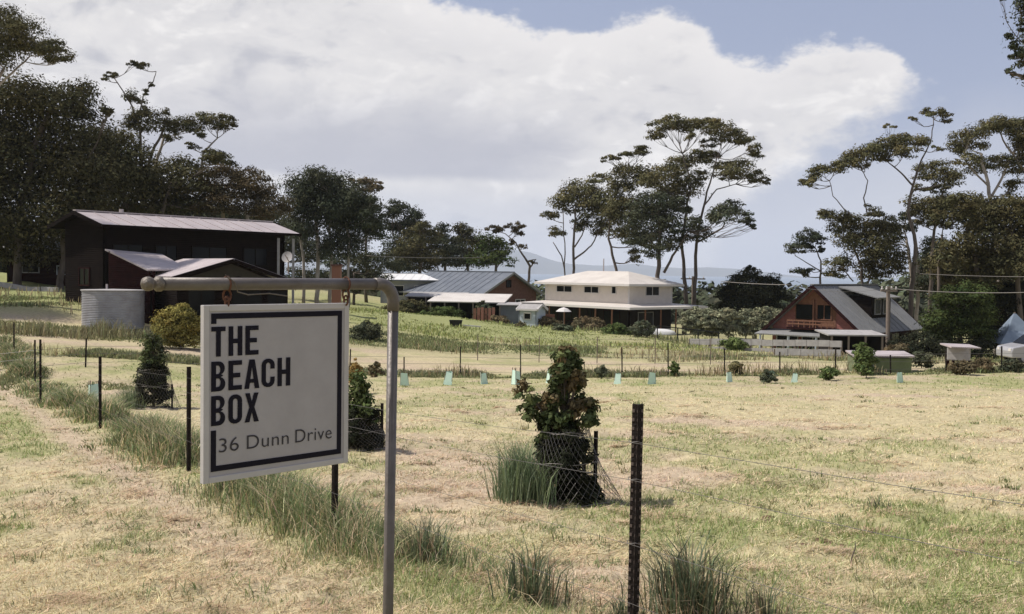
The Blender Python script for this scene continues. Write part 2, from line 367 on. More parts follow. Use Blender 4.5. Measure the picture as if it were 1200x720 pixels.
def dfor(px, py, lo=24, hi=120):
    """distance at which the ground in column px is seen at height py"""
    best = (1e9, lo)
    for d in np.linspace(lo, hi, 97):
        q = P(px, py, d); e_ = abs(float(base_h(np.array([q.x]), np.array([q.y]))[0]) - q.z) / d
        if e_ < best[0]: best = (e_, d)
    return best[1]
def px_of(x, y): return 600 + 1200 * x / np.maximum(y, .5)
def patch(x, y):
    """how green the turf is here, and how pink/dead it is"""
    r = np.hypot(x, y); fd = fdist(x, y)
    g = fbm(x * .35, y * .28, 4, 3); g2 = fbm(x * 1.4, y * 1.1, 4, 21); pk = fbm(x * .28 + 5, y * .8, 4, 40)
    green = smooth(g * .5 + g2 * .5, .45, .65) * .75
    pink = smooth(pk, .45, .68)
    # verge: greener with pale wheel tracks
    v = smooth(-fd, .4, 1.2)
    green = green * (1 - .2 * v) + .6 * v * smooth(g2 * .6 + g * .4, .42, .56)
    pink = pink * (1 - .6 * v); kill = np.exp(-((fd + .8) / .35) ** 2) * smooth(r, 4, 9); green *= 1 - .9 * kill; pink = np.maximum(pink, kill)
    fen = np.exp(-(fd / .45) ** 2); green = np.maximum(green, fen * .9); pink = pink * (1 - fen)
    # paddock: green nearer the camera and again at the back edge
    pad = smooth(fd, .3, 1); green = green + pad * (smooth(13 - y, 0, 8) * .35 * smooth(g2, .35, .6) + np.exp(-((y - 31) / 3.0) ** 2) * .35)
    px = px_of(x, y)
    # beyond the paddock
    band = np.exp(-((y - 35.5) / 1.3) ** 2); green = np.maximum(green, band)
    b2 = smooth(y, 45, 50); green = np.maximum(green, b2 * (.55 + .45 * g2))
    lush = smooth(y, 55, 64) * smooth(110 - y, 0, 10) ; lim = smooth(px, 330, 430) * smooth(760 - px, 0, 120) + smooth(120 - px, 0, 60)
    lush = np.clip(lush * lim, 0, 1); lush = np.maximum(lush, smooth(y, 49, 53) * smooth(150 - px, 0, 60))
    leftdry = smooth(y, 37, 39) * smooth(43 - y, 0, 2); green *= 1 - .8 * leftdry
    return np.clip(green, 0, 1), np.clip(pink, 0, 1), lush
STRAW = np.array([.555, .475, .290]); PINKC = np.array([.540, .430, .305]); GRN = np.array([.310, .325, .135]); LUSH = np.array([.33, .345, .15])
def turf_col(x, y):
    g, p, l = patch(x, y)
    c = STRAW[None] * (1 - p[:, None]) + PINKC[None] * p[:, None]
    c = c * (1 - g[:, None] * .8) + GRN[None] * g[:, None] * .8
    c = c * (1 - l[:, None]) + LUSH[None] * l[:, None]
    return c
# polar grid all round the viewpoint, fine in front
ang = np.concatenate([np.linspace(-math.pi, -.62, 50, endpoint=False), np.linspace(-.62, .62, 420, endpoint=False), np.linspace(.62, math.pi, 50, endpoint=False)])
rad = np.concatenate([[.02], np.geomspace(.6, 3, 12, endpoint=False), np.geomspace(3, 40, 330, endpoint=False), np.geomspace(40, 120, 110, endpoint=False), np.geomspace(120, 420, 24)])
A_, R_ = np.meshgrid(ang, rad); gx = (np.sin(A_) * R_).ravel(); gy = (np.cos(A_) * R_).ravel(); gzv = ground(gx, gy)
na = len(ang); nr = len(rad); ii, jj = np.meshgrid(np.arange(nr - 1), np.arange(na), indexing='ij'); j2 = (jj + 1) % na
Fq = np.stack([ii * na + jj, ii * na + j2, (ii + 1) * na + j2, (ii + 1) * na + jj], -1).reshape(-1, 4)[:, ::-1]
gm = mat('turf', (.4, .3, .2), rough=.95, attr=True, nscale=9, namt=.42, bump=.9, bscale=24, spec=.1)
o = np_mesh('ground', np.stack([gx, gy, gzv], -1), Fq, gm, col=turf_col(gx, gy), smooth=True); tag(o, 'mown straw coloured paddock and grass verge sloping towards the houses', kind='structure')

# sea and far hills
seam = mat('sea_water', (.20, .24, .29), rough=.9, spec=.15)
mb = MB(); ring = [(math.sin(a) * 9000, math.cos(a) * 9000, -16) for a in np.linspace(0, 2 * math.pi, 48, endpoint=False)]; mb.quad(*reversed(ring))
o = mb.build('sea', seam); tag(o, 'pale sea beyond the houses', kind='structure')
hp = [(-900, 326), (-500, 300), (-100, 306), (250, 296), (480, 302), (560, 294), (600, 293), (625, 297), (650, 306), (690, 310), (740, 309), (800, 313), (850, 316), (900, 320), (960, 325), (1020, 328), (1100, 331), (1300, 333), (1800, 337)]
hx = np.arange(-780, 1800, 8.0); hy = np.interp(hx, [a for a, b in hp], [b for a, b in hp]) + (fbm(hx * .02, hx * 0, 4, 77) - .5) * 7
Vt = []; nx = len(hx)
for row, (fr, dd) in enumerate([(0, 6500), (.35, 6800), (.7, 7200), (1, 7700), (.0, 8600)]):
    for a, b in zip(hx, hy):
        hz_ = 318 + .0135 * (a - 600); q = P(a, b, 7700); x = (a - 600) / 1200 * dd; zt = max(q.z, -10)
        z = -18 + (zt + 18) * fr
        if 0 < row < 3: z += (vnoise(np.array([a * .05]), np.array([row * 7.]))[0] - .5) * 32 * (zt > 0)
        Vt.append((x, dd, z))
Fh = [(r * nx + c, r * nx + c + 1, (r + 1) * nx + c + 1, (r + 1) * nx + c) for r in range(4) for c in range(nx - 1)]
hm = mat('hill_scrub', (.12, .13, .13), rough=1, nscale=.01, col2=(.15, .155, .14))
o = np_mesh('hills', Vt, Fh, hm, smooth=True); tag(o, 'distant blue wooded hills across the water', kind='structure')

# ------------------------------------------------------------------ grass
def blades(n_, x, y, z, h, w, lean, col, seg=1, curl=.5, azi=None):
    az = RNG.uniform(0, 2 * math.pi, n_) if azi is None else azi
    fx = np.cos(az); fy = np.sin(az)                       # lean direction
    sa = az + math.pi / 2 + RNG.normal(0, .5, n_); sx = np.cos(sa) * w / 2; sy = np.sin(sa) * w / 2
    b = np.stack([x, y, z - .01], -1); s = np.stack([sx, sy, np.zeros(n_)], -1)
    d = np.stack([fx * lean, fy * lean, np.zeros(n_)], -1)
    if seg == 1:
        tip = b + d + np.stack([0 * h, 0 * h, h], -1)
        Vv = np.stack([b - s, b + s, tip], 1).reshape(-1, 3); F = np.arange(n_ * 3).reshape(-1, 3); k = 3
    else:
        mid = b + d * .32 + np.stack([0 * h, 0 * h, h * .58], -1); tip = b + d + np.stack([0 * h, 0 * h, h * (1 - curl * .25)], -1)
        Vv = np.stack([b - s, b + s, mid + s * .75, mid - s * .75, tip], 1).reshape(-1, 3); k = 5
        o5 = np.arange(n_)[:, None] * 5; F = np.concatenate([o5 + np.array([[0, 1, 2]]), o5 + np.array([[0, 2, 3]]), o5 + np.array([[3, 2, 4]])])
    return Vv, F, np.repeat(col, k, 0)
def join(parts):
    Vs, Fs, Cs = [], [], []; o_ = 0
    for v, f, c in parts: Vs.append(v); Fs.append(f + o_); Cs.append(c); o_ += len(v)
    return np.concatenate(Vs), np.concatenate(Fs), np.concatenate(Cs)
def jit(c, s=.18):
    n_ = len(c); return np.clip(c * (1 + RNG.normal(0, s, (n_, 1))) * (1 + RNG.normal(0, .05, (n_, 3))), .01, .9)
# 1 short stubble
n_ = 300000; pz = RNG.uniform(0, 1, n_); d = 2.6 / (1 - pz * (1 - 2.6 / 36)); u = RNG.uniform(-.6, .6, n_); x = u * d; y = d
g, p, l = patch(x, y); c = turf_col(x, y); gmix = (RNG.uniform(0, 1, n_) < g * .85)
c = np.where(gmix[:, None], np.array([[.26, .315, .115]]), c * 1.08)
h = RNG.uniform(.015, .05, n_) * (1 + .9 * g) * (.7 + .6 * fbm(x * 2, y * 2, 2, 8)); w = np.maximum(.004, d * .0011)
s1 = blades(n_, x, y, ground(x, y), h, w, h * RNG.uniform(.2, 1.2, n_), jit(c))
# 2 loose cut straw lying flat
n_ = 230000; pz = RNG.uniform(0, 1, n_); d = 2.6 / (1 - pz * (1 - 2.6 / 30)); u = RNG.uniform(-.6, .6, n_); x = u * d; y = d
keep = RNG.uniform(0, 1, n_) < .12 + 1.1 * smooth(fbm(x * 1.3, y * 1.6, 4, 60, .65), .45, .60); x = x[keep]; y = y[keep]; d = d[keep]; n_ = len(x)
g, p, l = patch(x, y); c = STRAW * 1.22 * (1 - p[:, None]) + PINKC * 1.2 * p[:, None]; a = RNG.normal(.2, 1.0, n_)
Lh = RNG.uniform(.04, .17, n_); s2 = blades(n_, x, y, ground(x, y) + .012, RNG.uniform(.0, .035, n_), np.maximum(.004, d * .0010), Lh, jit(c, .2), azi=a)
nt_ = 2600; pz = RNG.uniform(0, 1, nt_); d = 3.0 / (1 - pz * (1 - 3.0 / 30)); u = RNG.uniform(-.6, .6, nt_); tx = u * d; ty = d
kp = RNG.uniform(0, 1, nt_) < smooth(fbm(tx * .9, ty * .9, 3, 120), .40, .62); tx = tx[kp]; ty = ty[kp]; nt_ = len(tx)
rp_ = 16; hh_ = np.repeat(RNG.uniform(.03, .13, nt_) * RNG.uniform(.4, 1, nt_), rp_); cg = np.repeat(RNG.uniform(0, 1, nt_), rp_)[:, None]
x = np.repeat(tx, rp_) + RNG.normal(0, 1, nt_ * rp_) * (.025 + hh_ * .3); y = np.repeat(ty, rp_) + RNG.normal(0, 1, nt_ * rp_) * (.025 + hh_ * .3)
c = np.array([[.17, .22, .09]]) * cg + np.array([[.30, .27, .15]]) * (1 - cg); hh_ = hh_ * RNG.uniform(.5, 1.1, len(hh_))
s4 = blades(len(x), x, y, ground(x, y), hh_, np.maximum(.006, y * .0012), hh_ * RNG.uniform(.3, 1.6, len(x)), jit(c, .22), seg=2)
# small heaps of raked dry cuttings
nt_ = 420; pz = RNG.uniform(0, 1, nt_); d = 3.0 / (1 - pz * (1 - 3.0 / 26)); u = RNG.uniform(-.6, .6, nt_); tx = u * d; ty = d; rp_ = 110
sx_ = np.repeat(RNG.uniform(.05, .22, nt_), rp_); x = np.repeat(tx, rp_) + RNG.normal(0, 1, nt_ * rp_) * sx_ * 1.5; y = np.repeat(ty, rp_) + RNG.normal(0, 1, nt_ * rp_) * sx_ * .6
hp_ = np.repeat(RNG.uniform(.015, .05, nt_), rp_); lift = hp_ * np.exp(-(((x - np.repeat(tx, rp_)) / sx_ / 1.5) ** 2 + ((y - np.repeat(ty, rp_)) / sx_ / .6) ** 2) * .5) * RNG.uniform(.2, 1, nt_ * rp_)
kc = np.repeat(RNG.uniform(0, 1, nt_), rp_)[:, None]; c = np.array([[.62, .50, .33]]) * kc + np.array([[.44, .31, .20]]) * (1 - kc); l_ = RNG.uniform(.04, .13, nt_ * rp_)
s5 = blades(nt_ * rp_, x, y, ground(x, y) + .012 + lift, RNG.uniform(0, .03, nt_ * rp_), np.maximum(.0045, y * .001), l_, jit(c, .2), azi=RNG.normal(.2, 1.3, nt_ * rp_))
Vv, F, C = join([s1, s2, s4, s5]); o = np_mesh('mown_grass', Vv, F, MT['grass'], col=C); tag(o, 'short mown grass and dry straw over the paddock and verge', 'grass', kind='stuff')
# 3 long unmown grass under the fence wires
n_ = 62000; t = RNG.uniform(0, 1, n_); t = -3 + 40 * t ** 1.25; off = RNG.normal(0, .30, n_) + .05
cl = fbm(t * .9, off * 1.2 + 3, 3, 90)
x = FA[0] + FD[0] * t + FN[0] * off; y = FA[1] + FD[1] * t + FN[1] * off
keep = (y > 1) & (RNG.uniform(0, 1, n_) < smooth(cl, .30, .55) * .95 + .1); x = x[keep]; y = y[keep]; off = off[keep]; cl = cl[keep]; t = t[keep]; n_ = len(x); dd = np.maximum(y, 2)
h = RNG.uniform(.10, .40, n_) * np.exp(-(off / .55) ** 2) * (.35 + 1.1 * smooth(cl, .38, .66)) * (.85 + .15 * smooth(t, 3, 9))
c = np.array([[.19, .235, .105]]) * np.ones((n_, 1)); dry = RNG.uniform(0, 1, n_) < .33; c = np.where(dry[:, None], np.array([[.56, .46, .29]]), c)
s3 = blades(n_, x, y, ground(x, y), h, np.maximum(.005, dd * .0009), h * RNG.uniform(.2, 1.15, n_), jit(c, .3), seg=2)
Vv, F, C = s3; o = np_mesh('long_grass', Vv, F, MT['grass'], col=C); tag(o, 'long green unmown grass growing beneath the near wire fence', 'long grass', kind='stuff')
# 4 rank grass and weeds beyond the paddock
parts = []
def weedband(n_, pxr, dr, hr, colr, thr=.45, sc=.35, seed=1, wd=.0011):
    px = RNG.uniform(*pxr, n_); d = RNG.uniform(*dr, n_); x = (px - 600) / 1200 * d; y = d
    cl = fbm(x * sc, y * sc, 3, seed); keep = RNG.uniform(0, 1, n_) < smooth(cl, thr - .1, thr + .12); x = x[keep]; y = y[keep]; cl = cl[keep]; n_ = len(x)
    h = RNG.uniform(hr[0], hr[1], n_) * (.4 + 1.2 * smooth(cl, .4, .75)); k = RNG.uniform(0, 1, (n_, 1)); c = np.array([colr[0]]) * k + np.array([colr[1]]) * (1 - k)
    parts.append(blades(n_, x, y, ground(x, y), h, np.maximum(.01, y * wd), h * RNG.uniform(.1, .7, n_), jit(c, .25), seg=2))
gcol = ((.19, .22, .10), (.27, .26, .14)); dcol = ((.42, .34, .21), (.28, .24, .13))
weedband(30000, (-60, 1260), (34.6, 36.3), (.05, .20), gcol, .40, .5, 3)
weedband(3000, (-60, 1260), (34.6, 36.3), (.2, .42), dcol, .5, .5, 5, .0008)
weedband(46000, (-60, 1260), (49, 57), (.04, .20), ((.19, .22, .10), (.25, .26, .125)), .42, .30, 6)
weedband(4500, (-60, 1260), (48, 59), (.15, .4), dcol, .5, .3, 9, .0008)
weedband(24000, (330, 1260), (57, 76), (.04, .22), ((.30, .34, .12), (.36, .37, .16)), .40, .2, 8)
weedband(9000, (640, 1260), (60, 78), (.1, .5), gcol, .5, .22, 18, .0009)
weedband(14000, (-60, 260), (41, 45), (.06, .26), ((.22, .25, .11), (.30, .29, .15)), .35, .4, 12)
weedband(2500, (-60, 200), (40.5, 43), (.3, .75), ((.2, .2, .11), (.3, .27, .15)), .5, .4, 13, .0008)
weedband(9000, (760, 1260), (46, 60), (.08, .34), ((.26, .26, .15), (.40, .34, .22)), .45, .3, 14, .0007)
weedband(9000, (-60, 330), (27, 30), (.04, .14), gcol, .5, .4, 15)
Vv, F, C = join(parts); o = np_mesh('rough_grass', Vv, F, MT['grass'], col=C); tag(o, 'rough green grass and weeds beyond the far paddock fence', 'weeds', kind='stuff')

# low scrub belt far behind the houses
nb = 150; bx_ = RNG.uniform(-600, 1900, nb); bd = RNG.uniform(128, 160, nb); Vs_ = []; Cs_ = []; Fs_ = []; o_ = 0
for px, d in zip(bx_, bd):
    q = P(px, 400, d); g_ = gz(q.x, q.y); tz = P(px, 332 + RNG.uniform(-6, 7) - 8 * (px < 600) - 14 * smooth(px, 1020, 1080), d).z; r_ = RNG.uniform(4, 8); n_ = 520
    a = RNG.uniform(0, 6.28, n_); e_ = np.arccos(RNG.uniform(-.1, 1, n_)); rr = r_ * (1 + .25 * np.sin(a * 3 + px)) * RNG.uniform(.8, 1.08, n_); H_ = max(1.5, tz - g_)
    c3 = np.stack([q.x + rr * np.sin(e_) * np.cos(a), q.y + rr * np.sin(e_) * np.sin(a), g_ + H_ * np.cos(e_) * RNG.uniform(.75, 1.05, n_)], -1)
    nn_ = np.stack([np.sin(e_) * np.cos(a), np.sin(e_) * np.sin(a), np.cos(e_) + .3], -1) + RNG.normal(0, .4, (n_, 3)); dd_ = RNG.normal(0, 1, (n_, 3)); s_ = np.cross(nn_, dd_); s_ /= np.linalg.norm(s_, axis=1, keepdims=True); t_ = np.cross(s_, nn_); t_ /= np.linalg.norm(t_, axis=1, keepdims=True)
    l_ = RNG.uniform(.35, .8, (n_, 1)); Vs_.append(np.stack([c3 - s_ * l_, c3 - t_ * l_ * .6, c3 + s_ * l_, c3 + t_ * l_ * .6], 1).reshape(-1, 3)); Cs_.append(np.repeat(jit(np.ones((n_, 3)) * np.array([.075, .085, .055]) * RNG.uniform(.7, 1.3), .2), 4, 0))
Vt = np.concatenate(Vs_); o = np_mesh('scrub', Vt, np.arange(len(Vt)).reshape(-1, 4), MT['leaf'], col=np.concatenate(Cs_)); tag(o, 'hazy low coastal scrub far behind the houses', 'scrub', kind='stuff')
# 5 single tussocks
def tussock(px, d, h, n_, spread, label, col=(.15, .18, .105), dry=.22):
    c0 = G(px, d); t = empty('grass_tussock', c0, label, 'tussock', 'tall tussocks beside the near fence')
    a = RNG.uniform(0, 2 * math.pi, n_); r = np.abs(RNG.normal(0, spread * .45, n_)); x = c0.x + r * np.cos(a); y = c0.y + r * np.sin(a)
    hh = h * RNG.uniform(.45, 1.05, n_) * np.exp(-(r / spread) ** 2 * .7); c = np.array([col]) * np.ones((n_, 1)); c = np.where(RNG.uniform(0, 1, (n_, 1)) < dry, np.array([[.36, .29, .18]]), c)
    az = a + RNG.normal(0, 1.2, n_); Vv, F, C = blades(n_, x, y, ground(x, y), hh, RNG.uniform(.005, .012, n_), hh * RNG.uniform(.1, .65, n_), jit(c, .25), seg=2, azi=az, curl=.8)
    tag(np_mesh('blades', Vv, F, MT['grass'], col=C, parent=t), kind='stuff')
    m_ = n_ // 4; a = RNG.uniform(0, 6.28, m_); r = np.abs(RNG.normal(0, spread * .6, m_)); x = c0.x + r * np.cos(a); y = c0.y + r * np.sin(a); hh = h * RNG.uniform(.15, .5, m_); c = np.array([[.42, .35, .23]]) * np.ones((m_, 1))
    Vv, F, C = blades(m_, x, y, ground(x, y), hh, RNG.uniform(.004, .007, m_), hh * RNG.uniform(.8, 2.2, m_), jit(c, .25), seg=2); tag(np_mesh('dead_stalks', Vv, F, MT['grass'], col=C, parent=t), kind='stuff')
tussock(815, 5.7, .62, 520, .36, 'largest dark green tussock, just right of the black fence post')
tussock(628, 5.9, .52, 200, .28, 'thin upright tussock between the galvanised pole and the black fence post')
tussock(503, 6.9, .46, 190, .22, 'dark tussock close to the right side of the galvanised pole')
tussock(905, 5.5, .36, 130, .22, 'small dry tussock right of the largest tussock', dry=.4)
tussock(735, 5.6, .24, 140, .2, 'low green tussock at the foot of the black fence post')
tussock(165, 14.3, .55, 220, .4, 'tall blue green tussock between the two far left fence posts')
tussock(272, 9.6, .34, 260, .3, 'leafy green tussock below the lower left corner of the sign')
tussock(1035, 9.0, .16, 120, .25, 'short green tussock out in the mown paddock at right')
# reed clumps standing in the paddock far side are part of the rough grass; a twig stands in the cut grass
g0 = G(1003, 6.9); mb = MB().tube([g0 - Vector((0, 0, .02)), g0 + Vector((.01, 0, .06)), g0 + Vector((.035, .01, .12)), g0 + Vector((.03, .0, .17))], [.006, .005, .004, .002], 6)
o = mb.build('twig', MT['bark'], smooth=True); tag(o, 'dark crooked twig sticking up from the mown paddock', 'twig')
# brown earth scuffs
def clods(px, d, label):
    c0 = G(px, d, -.015); mb = MB()
    for i in range(9):
        a = random.uniform(0, 6.28); r = random.uniform(0, .16); s = random.uniform(.02, .05)
        mb.lathe([(s * .3, -s * .3), (s, 0), (s * .8, s * .35), (s * .2, s * .55)], (c0.x + r * 1.6 * math.cos(a), c0.y + r * math.sin(a), c0.z + .01), 6, 1.3)
    o = mb.build('earth_clods', MT['soil'], smooth=False); tag(o, label, 'clods', 'dark earth clods lying in the mown paddock')
clods(905, 8.6, 'brown earth clods in the paddock, left of the other clods'); clods(1120, 7.2, 'brown earth clods in the paddock near the right edge'); clods(965, 7.8, 'small dark earth clods just behind the crooked twig')

# ------------------------------------------------------------------ buildings
def frame2(o3, ang):
    """local frame: x along ang, y to its left, z up"""
    ca, sa = math.cos(ang), math.sin(ang); o3 = Vector(o3)
    return lambda x, y, z: o3 + Vector((x * ca - y * sa, x * sa + y * ca, z))
def window(par, T, x, y, z, w, h, face, fm='frame', mull=0):
    """window on a wall: face 'x' (wall runs along local x, outside -y) or 'y' (wall runs along local y, outside at -x) or 'X' (outside +x)"""
    if face == 'x': q = lambda a, b, c: T(x + a, y - c, z + b)
    elif face == 'y': q = lambda a, b, c: T(x - c, y + a, z + b)
    else: q = lambda a, b, c: T(x + c, y + a, z + b)
    def bx(mb, a0, a1, b0, b1, c0, c1): mb.hexa([q(a0, b0, c0), q(a1, b0, c0), q(a1, b0, c1), q(a0, b0, c1), q(a0, b1, c0), q(a1, b1, c0), q(a1, b1, c1), q(a0, b1, c1)])
    t = .07; mb = MB(); bx(mb, 0, w, -t, 0, 0, .05); bx(mb, 0, w, h, h + t, 0, .05); bx(mb, -t, 0, -t, h + t, 0, .055); bx(mb, w, w + t, -t, h + t, 0, .055)
    for k in range(mull): bx(mb, w * (k + 1) / (mull + 1) - .025, w * (k + 1) / (mull + 1) + .025, 0, h, .022, .045)
    f = mb.build('window', MT[fm], par); g = MB(); bx(g, 0, w, 0, h, .004, .02); g.build('pane', MT['glass'], f)
    return f
def gable_house(o3, ang, Lx, Wy, H, rise, ov, wallm, roofm, label, gablem=None, group=None, cat='house', name='house', fasc='fascia', ovx=None, deep=2.5, backm=None):
    """ridge runs along local x at y = Wy/2, the origin is the near left corner of the floor"""
    T = frame2(o3, ang); ovx = ov if ovx is None else ovx
    t = empty(name, o3, label, cat, group); mb = MB()
    for (a, b) in (((0, 0), (Lx, 0)), ((Lx, Wy), (0, Wy))): MB().quad(T(*a, -deep), T(*b, -deep), T(*b, H), T(*a, H)).build('wall', MT[wallm], t)
    if Lx > 5:
        for x in (.12, Lx - .12): MB().tube([T(x, -.08, -deep), T(x, -.08, H - .25), T(x, -ov + .02, H - ov * rise / (Wy / 2) - .02)], .045, 6).build('downpipe', MT[fasc], t)
        for k in range(int(Lx / .9)):
            x = .45 + k * .9; s_ = rise / (Wy / 2); MB().bar(T(x, -ov, H - ov * s_ + .115), T(x, Wy / 2, H + rise + .115), .045, .03).build('roof_seam', MT[roofm], t)
    for x in (0, Lx):
        g = MB(); k = .12 if x == 0 else -.12
        g.hexa([T(x, 0, -deep), T(x + k, 0, -deep), T(x + k, Wy, -deep), T(x, Wy, -deep), T(x, 0, H), T(x + k, 0, H), T(x + k, Wy, H), T(x, Wy, H)])
        b = len(g.v); g.v += [tuple(T(x, 0, H)), tuple(T(x, Wy, H)), tuple(T(x, Wy / 2, H + rise)), tuple(T(x + k, 0, H)), tuple(T(x + k, Wy, H)), tuple(T(x + k, Wy / 2, H + rise))]
        g.f += [(b, b + 1, b + 2), (b + 3, b + 5, b + 4)]
        g.build('gable_wall', MT[gablem or wallm], t)
    sl = rise / (Wy / 2)
    for s in (0, 1):
        yo = -ov if s == 0 else Wy + ov; z0 = H - ov * sl + .1; z1 = H + rise + .1
        MB().slab([T(-ovx, yo, z0), T(Lx + ovx, yo, z0), T(Lx + ovx, Wy / 2, z1), T(-ovx, Wy / 2, z1)], .09).build('roof', MT[roofm if s == 0 or not backm else backm], t)
        MB().bar(T(-ovx, yo - (.07 if s == 0 else -.07), z0 - .07), T(Lx + ovx, yo - (.07 if s == 0 else -.07), z0 - .07), .12, .12).build('gutter', MT[fasc], t)
        for x in (-ovx - .03, Lx + ovx + .03): MB().bar(T(x, yo, z0 - .09), T(x, Wy / 2, z1 - .09), .05, .2).build('barge_board', MT[fasc], t)
    MB().bar(T(-ovx, Wy / 2, H + rise + .13), T(Lx + ovx, Wy / 2, H + rise + .13), .25, .06).build('ridge_cap', MT[roofm], t)
    return t, T

# --- 1 dark two storey timber house, left
A = P(120, 262, 50); B = P(352, 277, 60); dv = Vector((B.x - A.x, B.y - A.y, 0)); Ls = dv.length; ang1 = math.atan2(dv.y, dv.x)
zf = gz(A.x, A.y) - .1; ez = (A.z + B.z) / 2 - .05
T1 = frame2((A.x, A.y, 0), ang1)
h1, T1h = gable_house(T1(.5, .8, zf), ang1, Ls - 1, 3.5, ez - zf + .22, .50, .75, 'darkwood', 'tin', 'dark timber two storey house with long weathered iron roof, far left', gablem='darkwood', ovx=.5, deep=2, fasc='darkwood', backm='darkwood')
for k, (x, w) in enumerate(((.6, 1.6), (3.0, 1.2), (5.2, 2.2), (8.6, 1.6))): window(h1, T1h, x, 0, ez - zf - 1.75, w, .9, 'x', 'darkwood', 1)
window(h1, T1h, 0, 1.2, 1.3, .9, .8, 'y', 'redwood', 1)
# balcony rail and posts on the right end, flue
for x in (Ls - 2.0, Ls - .9): MB().bar(T1h(x, -.65, -.5), T1h(x, -.65, ez - zf - .2), .12).build('post', MT['rail'], h1)
MB().tube([T1h(2.2, 1.9, ez - zf + .5), T1h(2.2, 1.9, ez - zf + 1.05)], .11, 10).build('flue', MT['tin'], h1)
# lower front wing with its low gable
fa = P(268, 303, 46.5); fl = P(198, 325, 46); frr = P(334, 325, 47); bk = P(196, 300, 53.5)
w1 = empty('wing', (fa.x, fa.y, zf), 'low front wing with shallow gable and grey iron roof, before the dark timber house', 'house wing')
ff = (frr - fl).normalized(); back = Vector((bk.x - fa.x, bk.y - fa.y, 0)); back.normalize(); bl = 6.5
zE = (fl.z + frr.z) / 2; zA = fa.z
l0 = Vector((fl.x, fl.y, zE)); r0 = Vector((frr.x, frr.y, zE)); a0 = Vector(((fl.x + frr.x) / 2 + .15, (fl.y + frr.y) / 2, zA)); bb = back * bl; fr = -back * .35
MB().slab([l0 + fr, a0 + fr, a0 + bb, l0 + bb], .08).build('roof', MT['tin'], w1)
MB().slab([r0 + fr, a0 + fr, a0 + bb, r0 + bb], .08).build('roof', MT['tin'], w1)
li = l0 + ff * .35 - Vector((0, 0, .1)); ri = r0 - ff * .35 - Vector((0, 0, .1)); ai = a0 - Vector((0, 0, .12))
g = MB(); lo = Vector((0, 0, -3.2)); bs = back * .1
g.quad(li + lo, ri + lo, ri, ai, li); g.quad(li + lo + bb, ri + lo + bb, ri + bb, ai + bb, li + bb); g.quad(li + lo, li + lo + bb, li + bb, li); g.quad(ri + lo, ri + lo + bb, ri + bb, ri); g.build('wall', MT['darkwood'], w1)
g = MB(); up_ = Vector((0, 0, .03))
nrmf = -back * .02
g.quad(li + nrmf + up_ * 0 - Vector((0, 0, .0)) + ff * .3, ri + nrmf - ff * .3, ai + nrmf - Vector((0, 0, .12))); g.build('gable_board', MT['gableboard'], w1)
MB().bar(l0 + fr * 1.1 - Vector((0, 0, .1)), a0 + fr * 1.1 - Vector((0, 0, .1)), .04, .16).build('barge_board', MT['darkwood'], w1)
MB().bar(r0 + fr * 1.1 - Vector((0, 0, .1)), a0 + fr * 1.1 - Vector((0, 0, .1)), .04, .16).build('barge_board', MT['darkwood'], w1)
TW = frame2(li + Vector((0, 0, -2.2)), math.atan2(ff.y, ff.x))
for x, w in ((.5, 1.1), (2.4, 1.3), (4.0, .8)):
    window(w1, TW, x, -.01, .5, w, 1.2, 'x', 'darkwood', 1)
# skillion between the two
s0 = P(123, 292, 50.2); s1 = P(173, 316, 47.2); s2 = P(222, 316, 48.6); s3 = P(190, 298, 52)
k1 = empty('lean_to', (s1.x, s1.y, zf), 'small lean-to roof left of the low front wing of the dark house', 'lean-to')
MB().slab([s0, s1, s2, s3], .07).build('roof', MT['tin'], k1)
for q in (s1 + Vector((.2, .2, 0)), s2 + Vector((-.2, .2, 0)), s0 + Vector((.3, -.1, -.1))): MB().bar((q.x, q.y, gz(q.x, q.y) - .1), (q.x, q.y, q.z - .08), .12).build('post', MT['redwood'], k1)
mb = MB(); q0 = s0 + Vector((.3, -.3, 0)); q1 = s1 + Vector((-.05, .5, 0)); mb.quad((q0.x, q0.y, zf - 1), (q1.x, q1.y, zf - 1), (q1.x, q1.y, q1.z - .1), (q0.x, q0.y, q0.z - .1)); mb.build('wall', MT['redwood'], k1)
# dish
c0 = P(337, 302, 47.4); dsh = empty('satellite_dish', c0, 'small grey satellite dish at the right end of the low wing roof', 'satellite dish')
mb = MB(); Mr = Matrix.Rotation(R(-28), 3, 'Y') @ Matrix.Rotation(R(62), 3, 'X'); rings = []
for r, z in ((.02, 0), (.12, .012), (.2, .035), (.26, .07)):
    rings.append(len(mb.v)); [mb.v.append(tuple(c0 + Mr @ Vector((r * math.cos(a), r * math.sin(a) * 1.1, z)))) for a in np.linspace(0, 2 * math.pi, 20, endpoint=False)]
for i in range(3):
    for k in range(20): mb.f.append((rings[i] + k, rings[i] + (k + 1) % 20, rings[i + 1] + (k + 1) % 20, rings[i + 1] + k))
mb.build('reflector', MT['rail'], dsh, smooth=True)
MB().tube([c0, c0 + Vector((0, .15, -.25)), c0 + Vector((0, .15, -.75))], .03).build('mast', MT['pole'], dsh); MB().tube([c0 + Mr @ Vector((0, -.24, .05)), c0 + Mr @ Vector((0, 0, .28))], .02).build('arm', MT['pole'], dsh)
